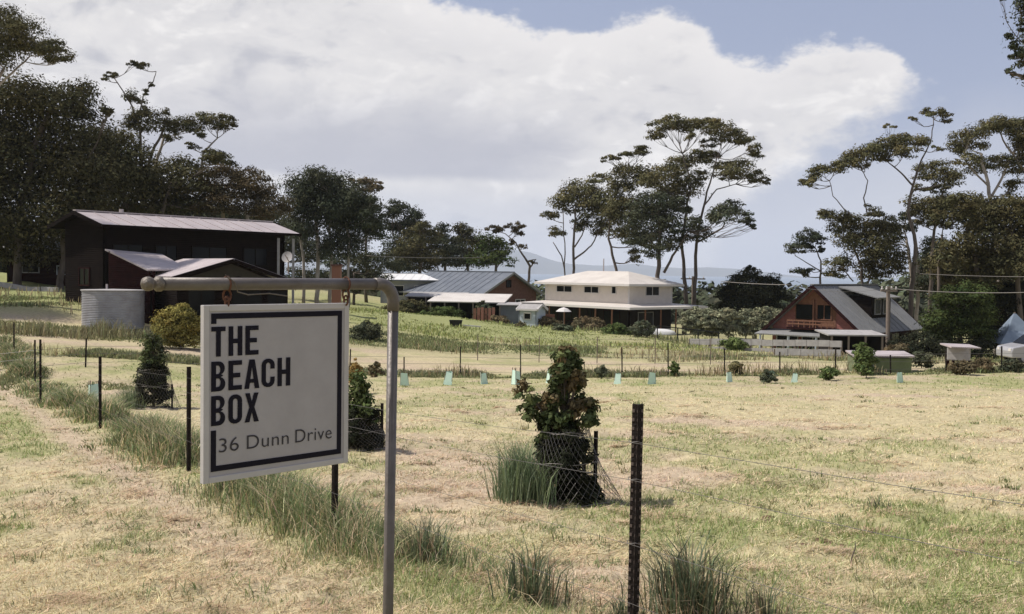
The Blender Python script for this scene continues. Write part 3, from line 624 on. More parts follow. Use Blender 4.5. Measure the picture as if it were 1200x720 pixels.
# --- tank
c0 = G(133, 46, -.1); tk = empty('water_tank', c0, 'grey corrugated round water tank left of the house wing', 'water tank')
rt = 68 / 2 / 1200 * 46; ht = P(133, 341, 46).z - c0.z
prof = [(rt, 0)]
for i in range(22): prof += [(rt, ht * (i + .25) / 22.5), (rt + .035, ht * (i + .75) / 22.5)]
prof += [(rt, ht)]
MB().lathe(prof, c0, 40).build('shell', MT['tank'], tk, smooth=True)
MB().lathe([(rt + .07, 0), (rt + .07, .05), (rt * .5, .07), (.02, .09)], c0 + Vector((0, 0, ht)), 40).build('lid', MT['rail'], tk)
MB().tube([c0 + Vector((-.3, 0, ht + .3)), c0 + Vector((-.3, 0, ht + .05))], .05).build('inlet', MT['tin'], tk)

# --- 2 grey roofed brick cottage, centre left
cc = P(567, 345, 98)
zfl = cc.z - 2.4
h2, T2 = gable_house((cc.x, cc.y, zfl), math.atan2(-.7, .7), 0.01 + 0, 0.01, .01, .01, 0, 'brick', 'greytin', 'x') if False else (None, None)
# ridge runs left-back; origin at far left end so that x runs towards the viewer's right
dr = Vector((.72, -.69, 0)); o2 = Vector((cc.x, cc.y, zfl)) - dr * 11.5
apx = P(605, 320, 98)
h2, T2 = gable_house(o2, math.atan2(dr.y, dr.x), 11.3, 7.6, 2.4 + .15, 1.9, .45, 'brick', 'greytin', 'brick cottage with blue grey iron roof and dark gable facing right', gablem='brick', ovx=.5, fasc='slate', deep=2.5)
window(h2, T2, 11.3, 3.3, 3.1, .55, .6, 'X', 'darkwood'); window(h2, T2, 11.3, 1.0, .7, 1.3, 1.1, 'X', 'frame', 1); window(h2, T2, 11.3, 4.6, .7, 1.3, 1.1, 'X', 'frame', 1)
for x in (4.2, 6.6, 8.8): window(h2, T2, x, 0, .6, 1.3, 1.3, 'x', 'frame', 1)
# white long roof behind the pipe corner
q = P(446, 327, 106); o = Vector((q.x, q.y, q.z - 2.4)); hb, Tb = gable_house(o, R(-4), 6.2, 6, 2.3, .55, .3, 'greywall', 'whitetin', 'low building with bright white roof, left of the brick cottage', ovx=.4, fasc='greytin')
window(hb, Tb, 1.2, 0, .7, 1.2, 1.0, 'x'); window(hb, Tb, 3.6, 0, .7, 1.4, 1.0, 'x')
# pink tin carport roofs before the cottage
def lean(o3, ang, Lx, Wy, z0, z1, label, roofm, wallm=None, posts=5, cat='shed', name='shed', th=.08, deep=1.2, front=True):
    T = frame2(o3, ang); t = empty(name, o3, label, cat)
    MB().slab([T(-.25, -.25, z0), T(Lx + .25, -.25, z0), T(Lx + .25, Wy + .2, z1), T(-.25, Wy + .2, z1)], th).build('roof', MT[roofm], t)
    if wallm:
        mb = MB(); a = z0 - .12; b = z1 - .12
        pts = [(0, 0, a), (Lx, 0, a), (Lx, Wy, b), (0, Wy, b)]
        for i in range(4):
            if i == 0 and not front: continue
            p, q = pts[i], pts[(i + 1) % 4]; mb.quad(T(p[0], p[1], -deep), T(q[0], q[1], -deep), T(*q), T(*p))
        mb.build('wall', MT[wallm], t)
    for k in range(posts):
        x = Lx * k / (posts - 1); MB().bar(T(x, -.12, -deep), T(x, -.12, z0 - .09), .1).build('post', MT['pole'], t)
    return t, T
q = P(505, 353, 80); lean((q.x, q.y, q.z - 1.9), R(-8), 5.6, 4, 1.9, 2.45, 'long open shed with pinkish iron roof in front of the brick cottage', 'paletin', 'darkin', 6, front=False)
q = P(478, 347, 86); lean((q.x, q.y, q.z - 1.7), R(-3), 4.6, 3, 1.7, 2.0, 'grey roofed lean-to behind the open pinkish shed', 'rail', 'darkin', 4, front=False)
q = P(586, 357, 78); t_, T_ = lean((q.x, q.y, q.z - 1.5), R(-6), 1.9, 2, 1.5, 1.62, 'small blue grey garden shed with flat white roof', 'rail', 'greytin', 2, deep=.5)
q = P(608, 361, 77); t_, T_ = gable_house((q.x, q.y, q.z - 1.15), R(-28), 1.5, 1.5, 1.05, .35, .12, 'bluewall', 'rail', 'tiny pale blue shed with little pitched roof beside the cream house', deep=.5, cat='shed', name='shed'); window(t_, T_, .5, 0, .35, .5, .4, 'x')
# propped orange boards, dark conifer stump
q = G(556, 77); t = empty('board_stack', q, 'orange brown timber boards propped beneath the pinkish shed roof', 'boards')
for k in range(6):
    b_ = MB().box(q + Vector((.28 * k, .1 * (k % 2), .45)), .22, .05, .95 + .08 * (k % 3), M=Matrix.Rotation(R(-10), 3, 'X')); b_.build('board', MT['terracotta' if k % 3 else 'orangewood'], t)

# --- 3 cream two storey house with wrap round verandah
C0 = P(737, 333, 85); e1 = Vector((-.65, .76, 0)); e2 = Vector((.76, .65, 0)); zg = P(740, 390, 83).z
t3 = empty('house', (C0.x, C0.y, zg), 'cream weatherboard house with boxy upper storey and wrap-round verandah', 'house'); zt = P(738, 333, 85).z; zb = P(738, 358, 85).z
La, Lb = 10.2, 5.4
c = [Vector((C0.x, C0.y, 0)), Vector((C0.x, C0.y, 0)) + e2 * Lb, Vector((C0.x, C0.y, 0)) + e2 * Lb + e1 * La, Vector((C0.x, C0.y, 0)) + e1 * La]
Z = lambda v, z: Vector((v.x, v.y, z))
def wallq(a, b, z0, z1, m, par, nm='wall'): MB().quad(Z(a, z0), Z(b, z0), Z(b, z1), Z(a, z1)).build(nm, MT[m], par)
wallq(c[0], c[1], zb - .3, zt, 'whitewall', t3); wallq(c[1], c[2], zb - .3, zt, 'whitewall', t3); wallq(c[2], c[3], zb - .3, zt, 'whitewall', t3); wallq(c[3], c[0], zb - .3, zt, 'whitewall', t3)
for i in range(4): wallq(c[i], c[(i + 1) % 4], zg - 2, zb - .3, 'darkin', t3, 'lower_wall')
for v in c: MB().bar(Z(v, zb - .3), Z(v, zt), .13).build('corner_board', MT['fascia'], t3)
ov = .75; ec = [Z(c[0] - e1 * ov - e2 * ov, zt), Z(c[1] - e1 * ov + e2 * ov, zt), Z(c[2] + e1 * ov + e2 * ov, zt), Z(c[3] + e1 * ov - e2 * ov, zt)]
rz_ = zt + 1.05; m0 = Z((c[0] + c[1]) / 2 + e1 * 2.6, rz_); m1 = Z((c[2] + c[3]) / 2 - e1 * 2.6, rz_)
for pl in ([ec[0], ec[1], m0], [ec[1], ec[2], m1, m0], [ec[2], ec[3], m1], [ec[3], ec[0], m0, m1]): MB().slab(pl, .07).build('roof', MT['paletin'], t3)
for i in range(4): MB().bar(ec[i] - Vector((0, 0, .1)), ec[(i + 1) % 4] - Vector((0, 0, .1)), .06, .16).build('fascia', MT['fascia'], t3)
MB().slab([Z(ec[0] * .98 + ec[2] * .02, zt - .16), Z(ec[1] * .98 + ec[3] * .02, zt - .16), Z(ec[2] * .98 + ec[0] * .02, zt - .16), Z(ec[3] * .98 + ec[1] * .02, zt - .16)], .03).build('soffit', MT['fascia'], t3)
TL = frame2(Z(c[3], zb), math.atan2(-e1.y, -e1.x)); TR = frame2(Z(c[0], zb), math.atan2(e2.y, e2.x))
wh = zt - zb
for x, w in ((1.5, 1.9), (5.0, 1.7), (8.3, .45)): window(t3, TL, x, -.005, wh - .82, w, .5 if w > 1 else .55, 'x', 'fascia', 1 if w > 1 else 0)
window(t3, TR, 2.1, -.005, wh - .95, 1.6, .7, 'x', 'fascia', 1)
vd = 2.3; vz0 = P(752, 361, 81.5).z; vz1 = zb + .12
vo = [Z(c[0] - e1 * vd - e2 * vd, vz0), Z(c[1] - e1 * vd + e2 * (vd - .2), vz0), Z(c[2] + e1 * .6 + e2 * (vd - .2), vz0), Z(c[3] + e1 * 1.2 - e2 * vd, vz0)]
vi = [Z(q, vz1) for q in c]
for pl in ([vo[0], vo[1], vi[1], vi[0]], [vo[3], vo[0], vi[0], vi[3]], [vo[1], vo[2], vi[2], vi[1]]): MB().slab(pl, .06).build('verandah_roof', MT['paletin'], t3)
for a, b in ((vo[3], vo[0]), (vo[0], vo[1])):
    MB().bar(a - Vector((0, 0, .1)), b - Vector((0, 0, .1)), .05, .18).build('gutter', MT['fascia'], t3)
    k = int((b - a).length / 1.9)
    for i in range(k + 1):
        q = a.lerp(b, i / k); q = q + (Z((c[0] + c[2]) / 2, q.z) - q).normalized() * .2; MB().bar(Z(q, zg - 1), Z(q, vz0 - .1), .11).build('verandah_post', MT['orangewood'], t3)
TLg = frame2(Z(c[3], zg), math.atan2(-e1.y, -e1.x)); TRg = frame2(Z(c[0], zg), math.atan2(e2.y, e2.x))
for x, w, h_, z_ in ((.6, 1.0, 1.9, 0.1), (2.6, 1.6, 1.0, .9), (5.4, 1.0, 1.9, .1), (7.4, 1.8, 1.1, .8)): window(t3, TLg, x, -.005, z_ - .3, w, h_, 'x', 'redwood', 1)
window(t3, TRg, 1.2, -.005, .3, 1.8, 1.2, 'x', 'greywall', 1)
MB().tube([Z(m0 * .4 + m1 * .6, rz_ - .1), Z(m0 * .4 + m1 * .6, rz_ + 1.1)], .05).build('vent_pipe', MT['tin'], t3)
# patio things under the verandah
def umb(px, d, label):
    q = G(px, d); t = empty('patio_umbrella', q, label, 'patio umbrella'); MB().tube([q, q + Vector((0, 0, 1.5))], .03).build('pole', MT['pole'], t); MB().lathe([(.62, 1.28), (.35, 1.5), (.02, 1.62)], q, 8).build('canopy', MT['fascia'], t)
umb(660, 80.5, 'small folded-down grey patio umbrella beside the cream house verandah')
for px, d, lb in ((640, 80, 'orange brown garden bench left of the verandah'),):
    q = G(px, d); t = empty('garden_bench', q, lb, 'bench'); MB().box(q + Vector((0, 0, .45)), 1.3, .45, .06).build('seat', MT['orangewood'], t); MB().box(q + Vector((0, .2, .75)), 1.3, .05, .35).build('backrest', MT['orangewood'], t)
    for s in (-.55, .55): MB().box(q + Vector((s, 0, .2)), .07, .4, .45).build('leg', MT['orangewood'], t)
# upturned pale dinghy at the verandah corner
q = G(770, 77, .25); mb = MB(); rings = []
for i, sx in enumerate(np.linspace(-1, 1, 13)):
    r = math.sqrt(max(0, 1 - abs(sx) ** 2.6)); rings.append(len(mb.v))
    for a in np.linspace(0, math.pi, 9): mb.v.append((q.x + sx * 1.5, q.y + .62 * r * math.cos(a), q.z + .42 * r * math.sin(a) ** .8))
for i in range(12):
    for k in range(8): mb.f.append((rings[i] + k, rings[i + 1] + k, rings[i + 1] + k + 1, rings[i] + k + 1))
bt = empty('dinghy', q, 'small white dinghy upturned on the grass at the verandah corner', 'dinghy'); mb.build('hull', MT['whitetin'], bt, smooth=True); MB().bar(q + Vector((-1.4, 0, .40)), q + Vector((1.4, 0, .40)), .05, .05).build('keel', MT['rail'], bt)
# low dark rail right of it
a = G(770, 72); b = G(842, 72); rl = empty('hand_rail', a, 'dark low rail on posts below the cream house', 'rail')
MB().bar(a + Vector((0, 0, 1.0)), b + Vector((0, 0, .9)), .09, .07).build('rail', MT['blackp'], rl)
for i in range(4):
    q = a.lerp(b, i / 3); MB().bar(q - Vector((0, 0, .2)), q + Vector((0, 0, .95)), .08).build('post', MT['blackp'], rl)

# --- 4 rose gabled house with grey roof, right
ap = P(957, 334, 70); rd = Vector((.66, .75, 0)); gd = Vector((.75, -.66, 0)); Wg = 6.4; rise = ap.z - P(957, 384, 70).z
o4 = Vector((ap.x, ap.y, 0)) - gd * Wg / 2; zE = ap.z - rise; zg4 = P(957, 420, 69).z
# local x = ridge direction, local y must point to its left = (-.75,.66) -> origin at the right corner
ox = Vector((ap.x, ap.y, zg4)) + gd * Wg / 2
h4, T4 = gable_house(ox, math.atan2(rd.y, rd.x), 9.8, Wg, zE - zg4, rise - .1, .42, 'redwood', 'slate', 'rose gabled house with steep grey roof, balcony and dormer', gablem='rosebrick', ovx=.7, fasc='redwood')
Hh = zE - zg4
# timber panel and balcony recess on the gable (outside is -x)
def gbx(mb, y0, y1, z0, z1, x0, x1): mb.hexa([T4(x1, y0, z0), T4(x0, y0, z0), T4(x0, y1, z0), T4(x1, y1, z0), T4(x1, y0, z1), T4(x0, y0, z1), T4(x0, y1, z1), T4(x1, y1, z1)])
yc = Wg / 2
pm = MB(); b = 0
pts = [(yc - 1.45, Hh + .05), (yc + 1.5, Hh + .05), (yc + 1.5, Hh + 1.45), (yc, Hh + rise - .4), (yc - 1.45, Hh + 1.5)]
pm.quad(*[T4(-.03, y, z) for y, z in pts]); pm.build('gable_panel', MT['orangewood'], h4)
mb = MB(); gbx(mb, yc + .2, yc + 1.4, Hh + .55, Hh + 1.55, -.12, -.05); r_ = mb.build('balcony_opening', MT['glass'], h4)
window(h4, T4, -.05, yc - 1.1, Hh + .6, .95, .95, 'y', 'orangewood', 1)
mb = MB(); gbx(mb, yc - 1.7, yc + 1.7, Hh - .12, Hh, -.9, -.04); mb.build('balcony_floor', MT['redwood'], h4)
for z in (.20, .42): mb = MB(); gbx(mb, yc - 1.7, yc + 1.7, Hh + z, Hh + z + .08, -.88, -.82); mb.build('balcony_rail', MT['orangewood'], h4)
for k in range(9): mb = MB(); y = yc - 1.65 + 3.3 * k / 8; gbx(mb, y, y + .05, Hh, Hh + .42, -.87, -.83); mb.build('baluster', MT['orangewood'], h4)
mb = MB(); gbx(mb, yc + .05, yc + .15, Hh, Hh + 1.9, -.22, -.1); mb.build('balcony_post', MT['orangewood'], h4)
mb = MB(); mb.slab([T4(-1.7, .2, Hh - .5), T4(-1.7, Wg + .5, Hh - .5), T4(0, Wg + .5, Hh - .2), T4(0, .2, Hh - .2)], .08); mb.build('porch_roof', MT['slate'], h4)
for y in (.4, 2.4, 4.4, 6.5): MB().bar(T4(-1.6, y, -1), T4(-1.6, y, Hh - .55), .12).build('porch_post', MT['bluewall'], h4)
for y in (.6, 2.6, 4.5): window(h4, T4, -.02, y, .3, 1.5, 1.4, 'y', 'bluewall', 1)
# dormer on the near slope (local y from 0)
dz = Hh + .55; mb = MB(); x0, x1 = 3.2, 6.6; sl_ = (rise - .1) / (Wg / 2)
yb = lambda z: (z - Hh) / sl_
d0, d1 = .62, 2.15
mb.hexa([T4(x0, d0, Hh + .2), T4(x1, d0, Hh + .2), T4(x1, 2.6, Hh + .2), T4(x0, 2.6, Hh + .2), T4(x0, d0, Hh + d1), T4(x1, d0, Hh + d1), T4(x1, 2.6, Hh + d1), T4(x0, 2.6, Hh + d1)]); dm = mb.build('dormer', MT['darkwood'], h4)
MB().slab([T4(x0 - .4, d0 - .6, Hh + d1 - .05), T4(x1 + .4, d0 - .6, Hh + d1 - .05), T4(x1 + .3, yc - .3, Hh + rise - .1), T4(x0 - .3, yc - .3, Hh + rise - .1)], .08).build('dormer_roof', MT['slate'], dm)
window(h4, T4, x0 + .5, d0 - .01, Hh + .95, .95, .95, 'x', 'greywall'); window(h4, T4, x0 + 2.0, d0 - .01, Hh + .95, .95, .95, 'x', 'greywall')
for x in (1.2, 5.2): window(h4, T4, x, -.01, .6, 1.5, 1.1, 'x', 'redwood', 1)
# awning and car port before it
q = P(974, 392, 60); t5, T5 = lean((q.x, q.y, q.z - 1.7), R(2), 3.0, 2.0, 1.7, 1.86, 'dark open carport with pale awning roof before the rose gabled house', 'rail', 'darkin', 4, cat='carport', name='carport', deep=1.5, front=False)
MB().box(T5(1.0, .8, .1), 1.1, .7, .5).build('bench_top', MT['fascia'], t5)
# long pale low fence
def boardfence(p0, p1, h0, nb, label, m, n=16):
    t = empty('fence', p0, label, 'fence')
    for i in range(n + 1):
        q = p0.lerp(p1, i / n); MB().bar((q.x, q.y, gz(q.x, q.y) - .3), (q.x, q.y, q.z + h0), .1).build('post', MT['pole'], t)
    for k in range(nb):
        dz = h0 - .16 - k * h0 / nb
        for i in range(n):
            a = p0.lerp(p1, i / n); b = p0.lerp(p1, (i + 1) / n); off = Vector((0, -.07, dz + random.uniform(-.02, .02)))
            MB().bar(a + off + Vector((.01, 0, 0)), b + off - Vector((.01, 0, 0)), .03, h0 / nb * .72).build('board', MT[m], t)
a = P(808, 397, 63); b = P(986, 405, 57); boardfence(a - Vector((0, 0, 1.0)), b - Vector((0, 0, .75)), 1.0, 2, 'long low fence of weathered pale boards left of the rose gabled house', 'rail', 14)
a = P(908, 409, 55); b = P(985, 411, 53); boardfence(a - Vector((0, 0, .5)), b - Vector((0, 0, .5)), .5, 1, 'short low pale rail standing in front of the long board fence', 'rail', 5)
# box hut with pale lid
dH = dfor(1003, 437); q = G(1003, dH); zt_ = P(1003, 415, dH).z; hh_ = zt_ - q.z
t6 = empty('garden_hut', q, 'squat olive green box hut with flat pale lid at the paddock edge', 'hut')
T6 = frame2(q, R(-8)); MB().hexa([T6(0, 0, -.4), T6(1.9, 0, -.4), T6(1.9, 1.5, -.4), T6(0, 1.5, -.4), T6(0, 0, hh_ - .12), T6(1.9, 0, hh_ - .12), T6(1.9, 1.5, hh_ - .12), T6(0, 1.5, hh_ - .12)]).build('wall', MT['hut'], t6)
MB().slab([T6(-.08, -.1, hh_ - .05), T6(1.98, -.1, hh_ - .02), T6(1.98, 1.5, hh_ + .04), T6(-.08, 1.5, hh_ + .02)], .05).build('lid', MT['tin'], t6)
MB().hexa([T6(.1, -.03, 0), T6(.62, -.03, 0), T6(.62, 0.01, 0), T6(.1, 0.01, 0), T6(.1, -.03, hh_ - .25), T6(.62, -.03, hh_ - .25), T6(.62, .01, hh_ - .25), T6(.1, .01, hh_ - .25)]).build('door', MT['rail'], t6)
# pale crate on legs
dB = dfor(1124, 433); q = G(1124, dB); z0 = P(1124, 422, dB).z; z1 = P(1124, 407, dB).z
t7 = empty('pump_box', q, 'pale square box raised on dark legs at the right paddock edge', 'box')
MB().box((q.x, q.y, (z0 + z1) / 2), .75, .7, z1 - z0, rz=-.5).build('box', MT['rail'], t7, bevel=.03); MB().slab([Vector((q.x - .5, q.y - .5, z1 + .05)), Vector((q.x + .6, q.y - .5, z1 + .02)), Vector((q.x + .6, q.y + .5, z1 + .08)), Vector((q.x - .5, q.y + .5, z1 + .11))], .05).build('lid', MT['tin'], t7)
for sx in (-.3, .3):
    for sy in (-.25, .25): MB().bar((q.x + sx, q.y + sy, q.z - .2), (q.x + sx, q.y + sy, z0), .09).build('leg', MT['redwood'], t7)
# car at right edge
dC = dfor(1190, 427); q = G(1206, dC, .02)
cr = empty('parked_car', q, 'silver parked car half cut by the right picture edge', 'car')
def carpart(prof, y0, y1, nm, m, bev=.03):
    mb = MB(); n = len(prof); b = 0
    for y in (y0, y1): mb.v += [(q.x + x, q.y + y, q.z + z) for x, z in prof]
    mb.f += [tuple(range(n - 1, -1, -1)), tuple(range(n, 2 * n))] + [(i, (i + 1) % n, n + (i + 1) % n, n + i) for i in range(n)]
    mb.f = [tuple(reversed(f)) for f in mb.f]
    return mb.build(nm, m, cr, bevel=bev)
carpart([(-1.2, .28), (-1.22, .6), (-1.15, .78), (-.5, .92), (1.8, .95), (2.6, .85), (2.7, .5), (2.65, .28)], -.8, .8, 'body', MT['paint'], .06)
carpart([(-.5, .93), (.1, 1.38), (1.5, 1.42), (2.2, .96)], -.68, .68, 'cabin', MT['glass'], .05)
carpart([(.0, 1.385), (.1, 1.44), (1.5, 1.47), (1.6, 1.4)], -.66, .66, 'roof', MT['paint'], .03)
for x in (-.55, 1.95):
    for y in (-.78, .62):
        c_ = Vector((q.x + x, q.y + y, q.z + .3)); w_ = MB().tube([c_, c_ + Vector((0, .17, 0))], .31, 20).build('wheel', MT['rubber'], cr); MB().tube([c_ - Vector((0, .012, 0)), c_ + Vector((0, .01, 0))], .19, 14).build('rim', MT['tank'], w_)
for y in (-.62, .5): MB().box((q.x - 1.19, q.y + y, q.z + .66), .08, .24, .13).build('headlight', MT['fascia'], cr)
# blue tarp tent
q = G(1192, 62); zt_ = P(1185, 366, 62).z
tp = empty('tarp_shelter', q, 'pale blue tarpaulin shelter behind the silver car', 'tarpaulin'); mb = MB(); apx_ = Vector((q.x - .2, q.y, zt_)); zb_ = P(1185, 402, 62).z
pts = [Vector((q.x - 1.5, q.y - 1, zb_)), Vector((q.x + 1.6, q.y - 1.1, zb_)), Vector((q.x + 1.7, q.y + 1.5, zb_)), Vector((q.x - 1.4, q.y + 1.5, zb_))]
mid = [a.lerp(apx_, .5) + Vector((0, 0, -.2)) for a in pts]
for i in range(4): j = (i + 1) % 4; mb.quad(pts[i], pts[j], mid[j], mid[i]); mb.quad(mid[i], mid[j], apx_)
mb.build('sheet', MT['tarp'], tp); MB().bar((apx_.x, apx_.y, q.z - .3), apx_, .08).build('pole', MT['pole'], tp)
# dark sheds at the far left and right shade
q = P(8, 300, 68); hl, TL_ = gable_house((q.x, q.y, gz(q.x, q.y) - .3), R(8), 5.5, 4.5, 2.5, 1.0, .3, 'redwood', 'slate', 'dark red shed in the shade of the trees at the left edge', cat='shed', name='shed', fasc='darkwood')
window(hl, TL_, 1, 0, 1.0, 1.0, .9, 'x', 'greywall'); window(hl, TL_, 3.2, 0, .9, .5, .5, 'x', 'bluewall')
# retaining edge on the lawn
a = G(-30, 66, .0); b = G(68, 60, .0); t = empty('retaining_edge', a, 'low pale sleeper edging above the left lawn', 'edging')
for i in range(6):
    p0 = a.lerp(b, i / 6); p1 = a.lerp(b, (i + .96) / 6); p0.z = gz(p0.x, p0.y) + .12; p1.z = gz(p1.x, p1.y) + .12; MB().bar(p0, p1, .2, .3).build('sleeper', MT['rail'], t)
# small dark trough on the green slope
q = G(534, 66, .05); tr = empty('water_trough', q, 'small black trough lying on the bright green slope', 'trough')
mb = MB(); o_ = [(-.42, -.25), (.42, -.25), (.42, .25), (-.42, .25)]
bt_ = [Vector((q.x + x * .8, q.y + y * .8, q.z)) for x, y in o_]; tp_ = [Vector((q.x + x, q.y + y, q.z + .42)) for x, y in o_]; ti = [Vector((q.x + x * .88, q.y + y * .88, q.z + .42)) for x, y in o_]; bi = [Vector((q.x + x * .7, q.y + y * .7, q.z + .06)) for x, y in o_]
mb.quad(*reversed(bt_)); mb.quad(*bi)
for i in range(4): j = (i + 1) % 4; mb.quad(bt_[i], bt_[j], tp_[j], tp_[i]); mb.quad(tp_[i], tp_[j], ti[j], ti[i]); mb.quad(ti[i], ti[j], bi[j], bi[i])
mb.build('basin', MT['blackp'], tr); MB().bar(q + Vector((.45, -.1, .1)), q + Vector((1.6, -.1, .02)), .12, .08).build('plank', MT['fascia'], tr)
# brick chimney stack right of dark house
q = G(394, 66); zt_ = P(394, 312, 66).z; t = empty('brick_chimney', q, 'free-standing reddish brick chimney right of the dark timber house', 'chimney')
MB().box((q.x, q.y, (q.z + zt_) / 2 - .5), .55, .55, zt_ - q.z + 1).build('stack', MT['terracotta'], t); MB().box((q.x, q.y, zt_ + .05), .68, .68, .12).build('cap', MT['brick'], t)

# ------------------------------------------------------------------ power poles and lines
def upole(px, pyt, d, r, arm, label, aa=0.):
    q = G(px, d, -.5); tp_ = P(px, pyt, d); t = empty('power_pole', q, label, 'power pole'); MB().tube([q, tp_], [r * 1.25, r], 10).build('pole', MT['pole'], t)
    T = frame2((tp_.x, tp_.y, tp_.z - .25), aa); MB().bar(T(-arm, -.12, 0), T(arm, -.12, 0), .1, .12).build('crossarm', MT['pole'], t)
    for x in (-arm * .85, -arm * .3, arm * .3, arm * .85): MB().lathe([(.05, 0), (.07, .06), (.03, .1), (.06, .15), (.01, .2)], T(x, -.12, .06), 8).build('insulator', MT['fascia'], t)
    return tp_
pa = upole(1041, 336, 62, .11, .5, 'timber power pole with short crossarm in front of the grey roofed rose house')
pb = upole(812, 324, 100, .12, 1.2, 'timber power pole among the tall gum trunks right of the cream house')
def line(p0, p1, sag, label, r=.02, m='wire'):
    pts = []
    for i in range(17): t = i / 16; q = p0.lerp(p1, t); pts.append(q - Vector((0, 0, sag * 4 * t * (1 - t))))
    o = MB().tube(pts, r, 5).build('power_line', MT[m], None, smooth=True); tag(o, label, 'power line')
line(P(1041, 338, 62), P(1300, 338, 48), .25, 'power line running right from the timber pole at the rose house', .022)
line(P(1078, 321, 66), P(1300, 324, 52), .1, 'upper power line crossing the trees at the right edge', .018)
line(P(845, 330, 74), P(926, 334, 70), .05, 'power line across the dark round shrub', .02)
line(P(1036, 339, 62), P(926, 334, 70), .3, 'power line from the timber pole to the left over the rose gable', .008, 'darkwire')
line(P(430, 300, 90), P(566, 302, 96), .1, 'pale power line in front of the trees behind the brick cottage', .025)

# ------------------------------------------------------------------ far paddock fence
FF = [(-60, 30.5), (48, 30.8), (100, 31.5), (185, 33.5), (300, 34.4), (410, 35), (474, 35.2), (540, 35.3), (611, 35.4), (672, 35.4), (730, 35.4), (784, 35.4), (850, 35.4), (915, 35.4), (980, 35.3), (1045, 35.2), (1110, 35.1), (1175, 35), (1250, 35)]
ft = empty('wire_fence', G(600, 35.4), 'thin dark wire fence along the far side of the paddock', 'fence')
tops = []
for i, (px, d) in enumerate(FF):
    q = G(px, d, -.2); h_ = (1.1 if 500 < px < 860 else .85) + .12 * ((i * 7) % 3); tp_ = q + Vector((random.uniform(-.04, .04), 0, h_)); tops.append(q)
    MB().bar(q, tp_, .04, .04).build('post', MT['blackpost'], ft)
for z in (.35, .62, .85):
    MB().tube([q + Vector((0, -.03, z)) for q in tops], .005, 4).build('wire', MT['darkwire'], ft)
# second fence posts beyond
ft = empty('wire_fence', G(600, 44), 'faint second wire fence in the rough grass behind the dry strip', 'fence'); tops = []
for px in (560, 632, 700, 768, 833):
    q = G(px, 44.5, -.2); tops.append(q); MB().bar(q, q + Vector((0, 0, 1.35)), .035, .035).build('post', MT['pole'], ft)
for z in (.6, .95, 1.25): MB().tube([q + Vector((0, -.03, z)) for q in tops], .005, 4).build('wire', MT['darkwire'], ft)

# ------------------------------------------------------------------ near fence: star pickets and plain wires
def picket(q, h, par, r=.021, lean=(0, 0), holes=True, sub=False):
    """Y section steel picket, with the row of punched tie holes on the stem"""
    mb = MB(); ax = Vector((lean[0], lean[1], 1)); T = lambda x, y, z: Vector(q) + ax * z + Vector((x, y, 0))
    th = .004
    for a in (R(-90), R(30), R(150)):
        dx, dy = math.cos(a), math.sin(a); nx, ny = -dy * th, dx * th
        mb.hexa([T(dx * .003 - nx, dy * .003 - ny, 0), T(dx * r * 1.3 - nx, dy * r * 1.3 - ny, 0), T(dx * r * 1.3 + nx, dy * r * 1.3 + ny, 0), T(dx * .003 + nx, dy * .003 + ny, 0),
                 T(dx * .003 - nx, dy * .003 - ny, h), T(dx * r * 1.3 - nx, dy * r * 1.3 - ny, h), T(dx * r * 1.3 + nx, dy * r * 1.3 + ny, h), T(dx * .003 + nx, dy * .003 + ny, h)])
    o = mb.build('post', MT['blackpost'], par)
    if holes:
        mb = MB()
        for k in range(int(h / .04) - 1):
            z = h - .03 - k * .04
            for sgn in (-1, 1):
                mb.box(T(sgn * .0045, -r * 1.0, z), .001, .008, .012)
            for a in (R(30), R(150)):
                dx, dy = math.cos(a), math.sin(a); c_ = T(dx * r * .95 + (1 if dx > 0 else -1) * .0, dy * r * .95, z); mb.box(c_ + Vector((-dy * .005 * (1 if dx > 0 else -1) * -1, -abs(dx) * .005, 0)), .011, .002, .014, rz=a)
        tag(mb.build('notches', MT['holes'], o), kind='stuff')
    return o
nf = empty('wire_fence', (FA[0], FA[1], gz(*FA)), 'near fence of black steel pickets and thin wires crossing behind the sign', 'fence')
posts = []
def npost(px, pyt, d, lean=(0, 0), hol=False):
    q = P(px, 500, d); z0 = gz(q.x, q.y); tp_ = P(px, pyt, d); b_ = Vector((tp_.x, tp_.y, z0 - .15)); h_ = tp_.z - b_.z
    b_ -= Vector((lean[0] * h_, lean[1] * h_, 0)); picket(b_, h_, nf, lean=lean, holes=hol); posts.append((b_ + Vector((0, 0, .15)), h_ - .15)); return b_, h_
b_, h_ = npost(748, 474, 4.57, lean=(.006, 0), hol=True)
npost(393, 452, 7.7, lean=(0.0, 0)); npost(221, 430, 11.2); npost(117, 418, 16.2); npost(47, 398, 22)
ext = [FA + FD * -4.2, FA + FD * 27, FA + FD * 33, FA + FD * 40]
for e in (FA + FD * 27, FA + FD * 34):
    q = Vector((e[0], e[1], gz(*e))); picket(q - Vector((0, 0, .15)), 1.35, nf, holes=False); posts.append((q, 1.2))
e = ext[0]; q = Vector((e[0], e[1], gz(*e))); picket(q - Vector((0, 0, .15)), 1.35, nf, holes=False); posts.insert(0, (q, 1.2))
for fr_ in (.30, .52, .76, .90):
    pts = []
    for i, (q, h_) in enumerate(posts):
        pts.append(q + Vector((-.03, -.03, fr_ * min(h_, 1.2))))
        if i < len(posts) - 1:
            q2, h2_ = posts[i + 1]
            for t in (.33, .66): pts.append(q.lerp(q2, t) + Vector((-.03, -.03, fr_ * (min(h_, 1.2) * (1 - t) + min(h2_, 1.2) * t) - .015)))
    MB().tube(pts, .0012, 5).build('wire', MT['darkwire'], nf, smooth=True)
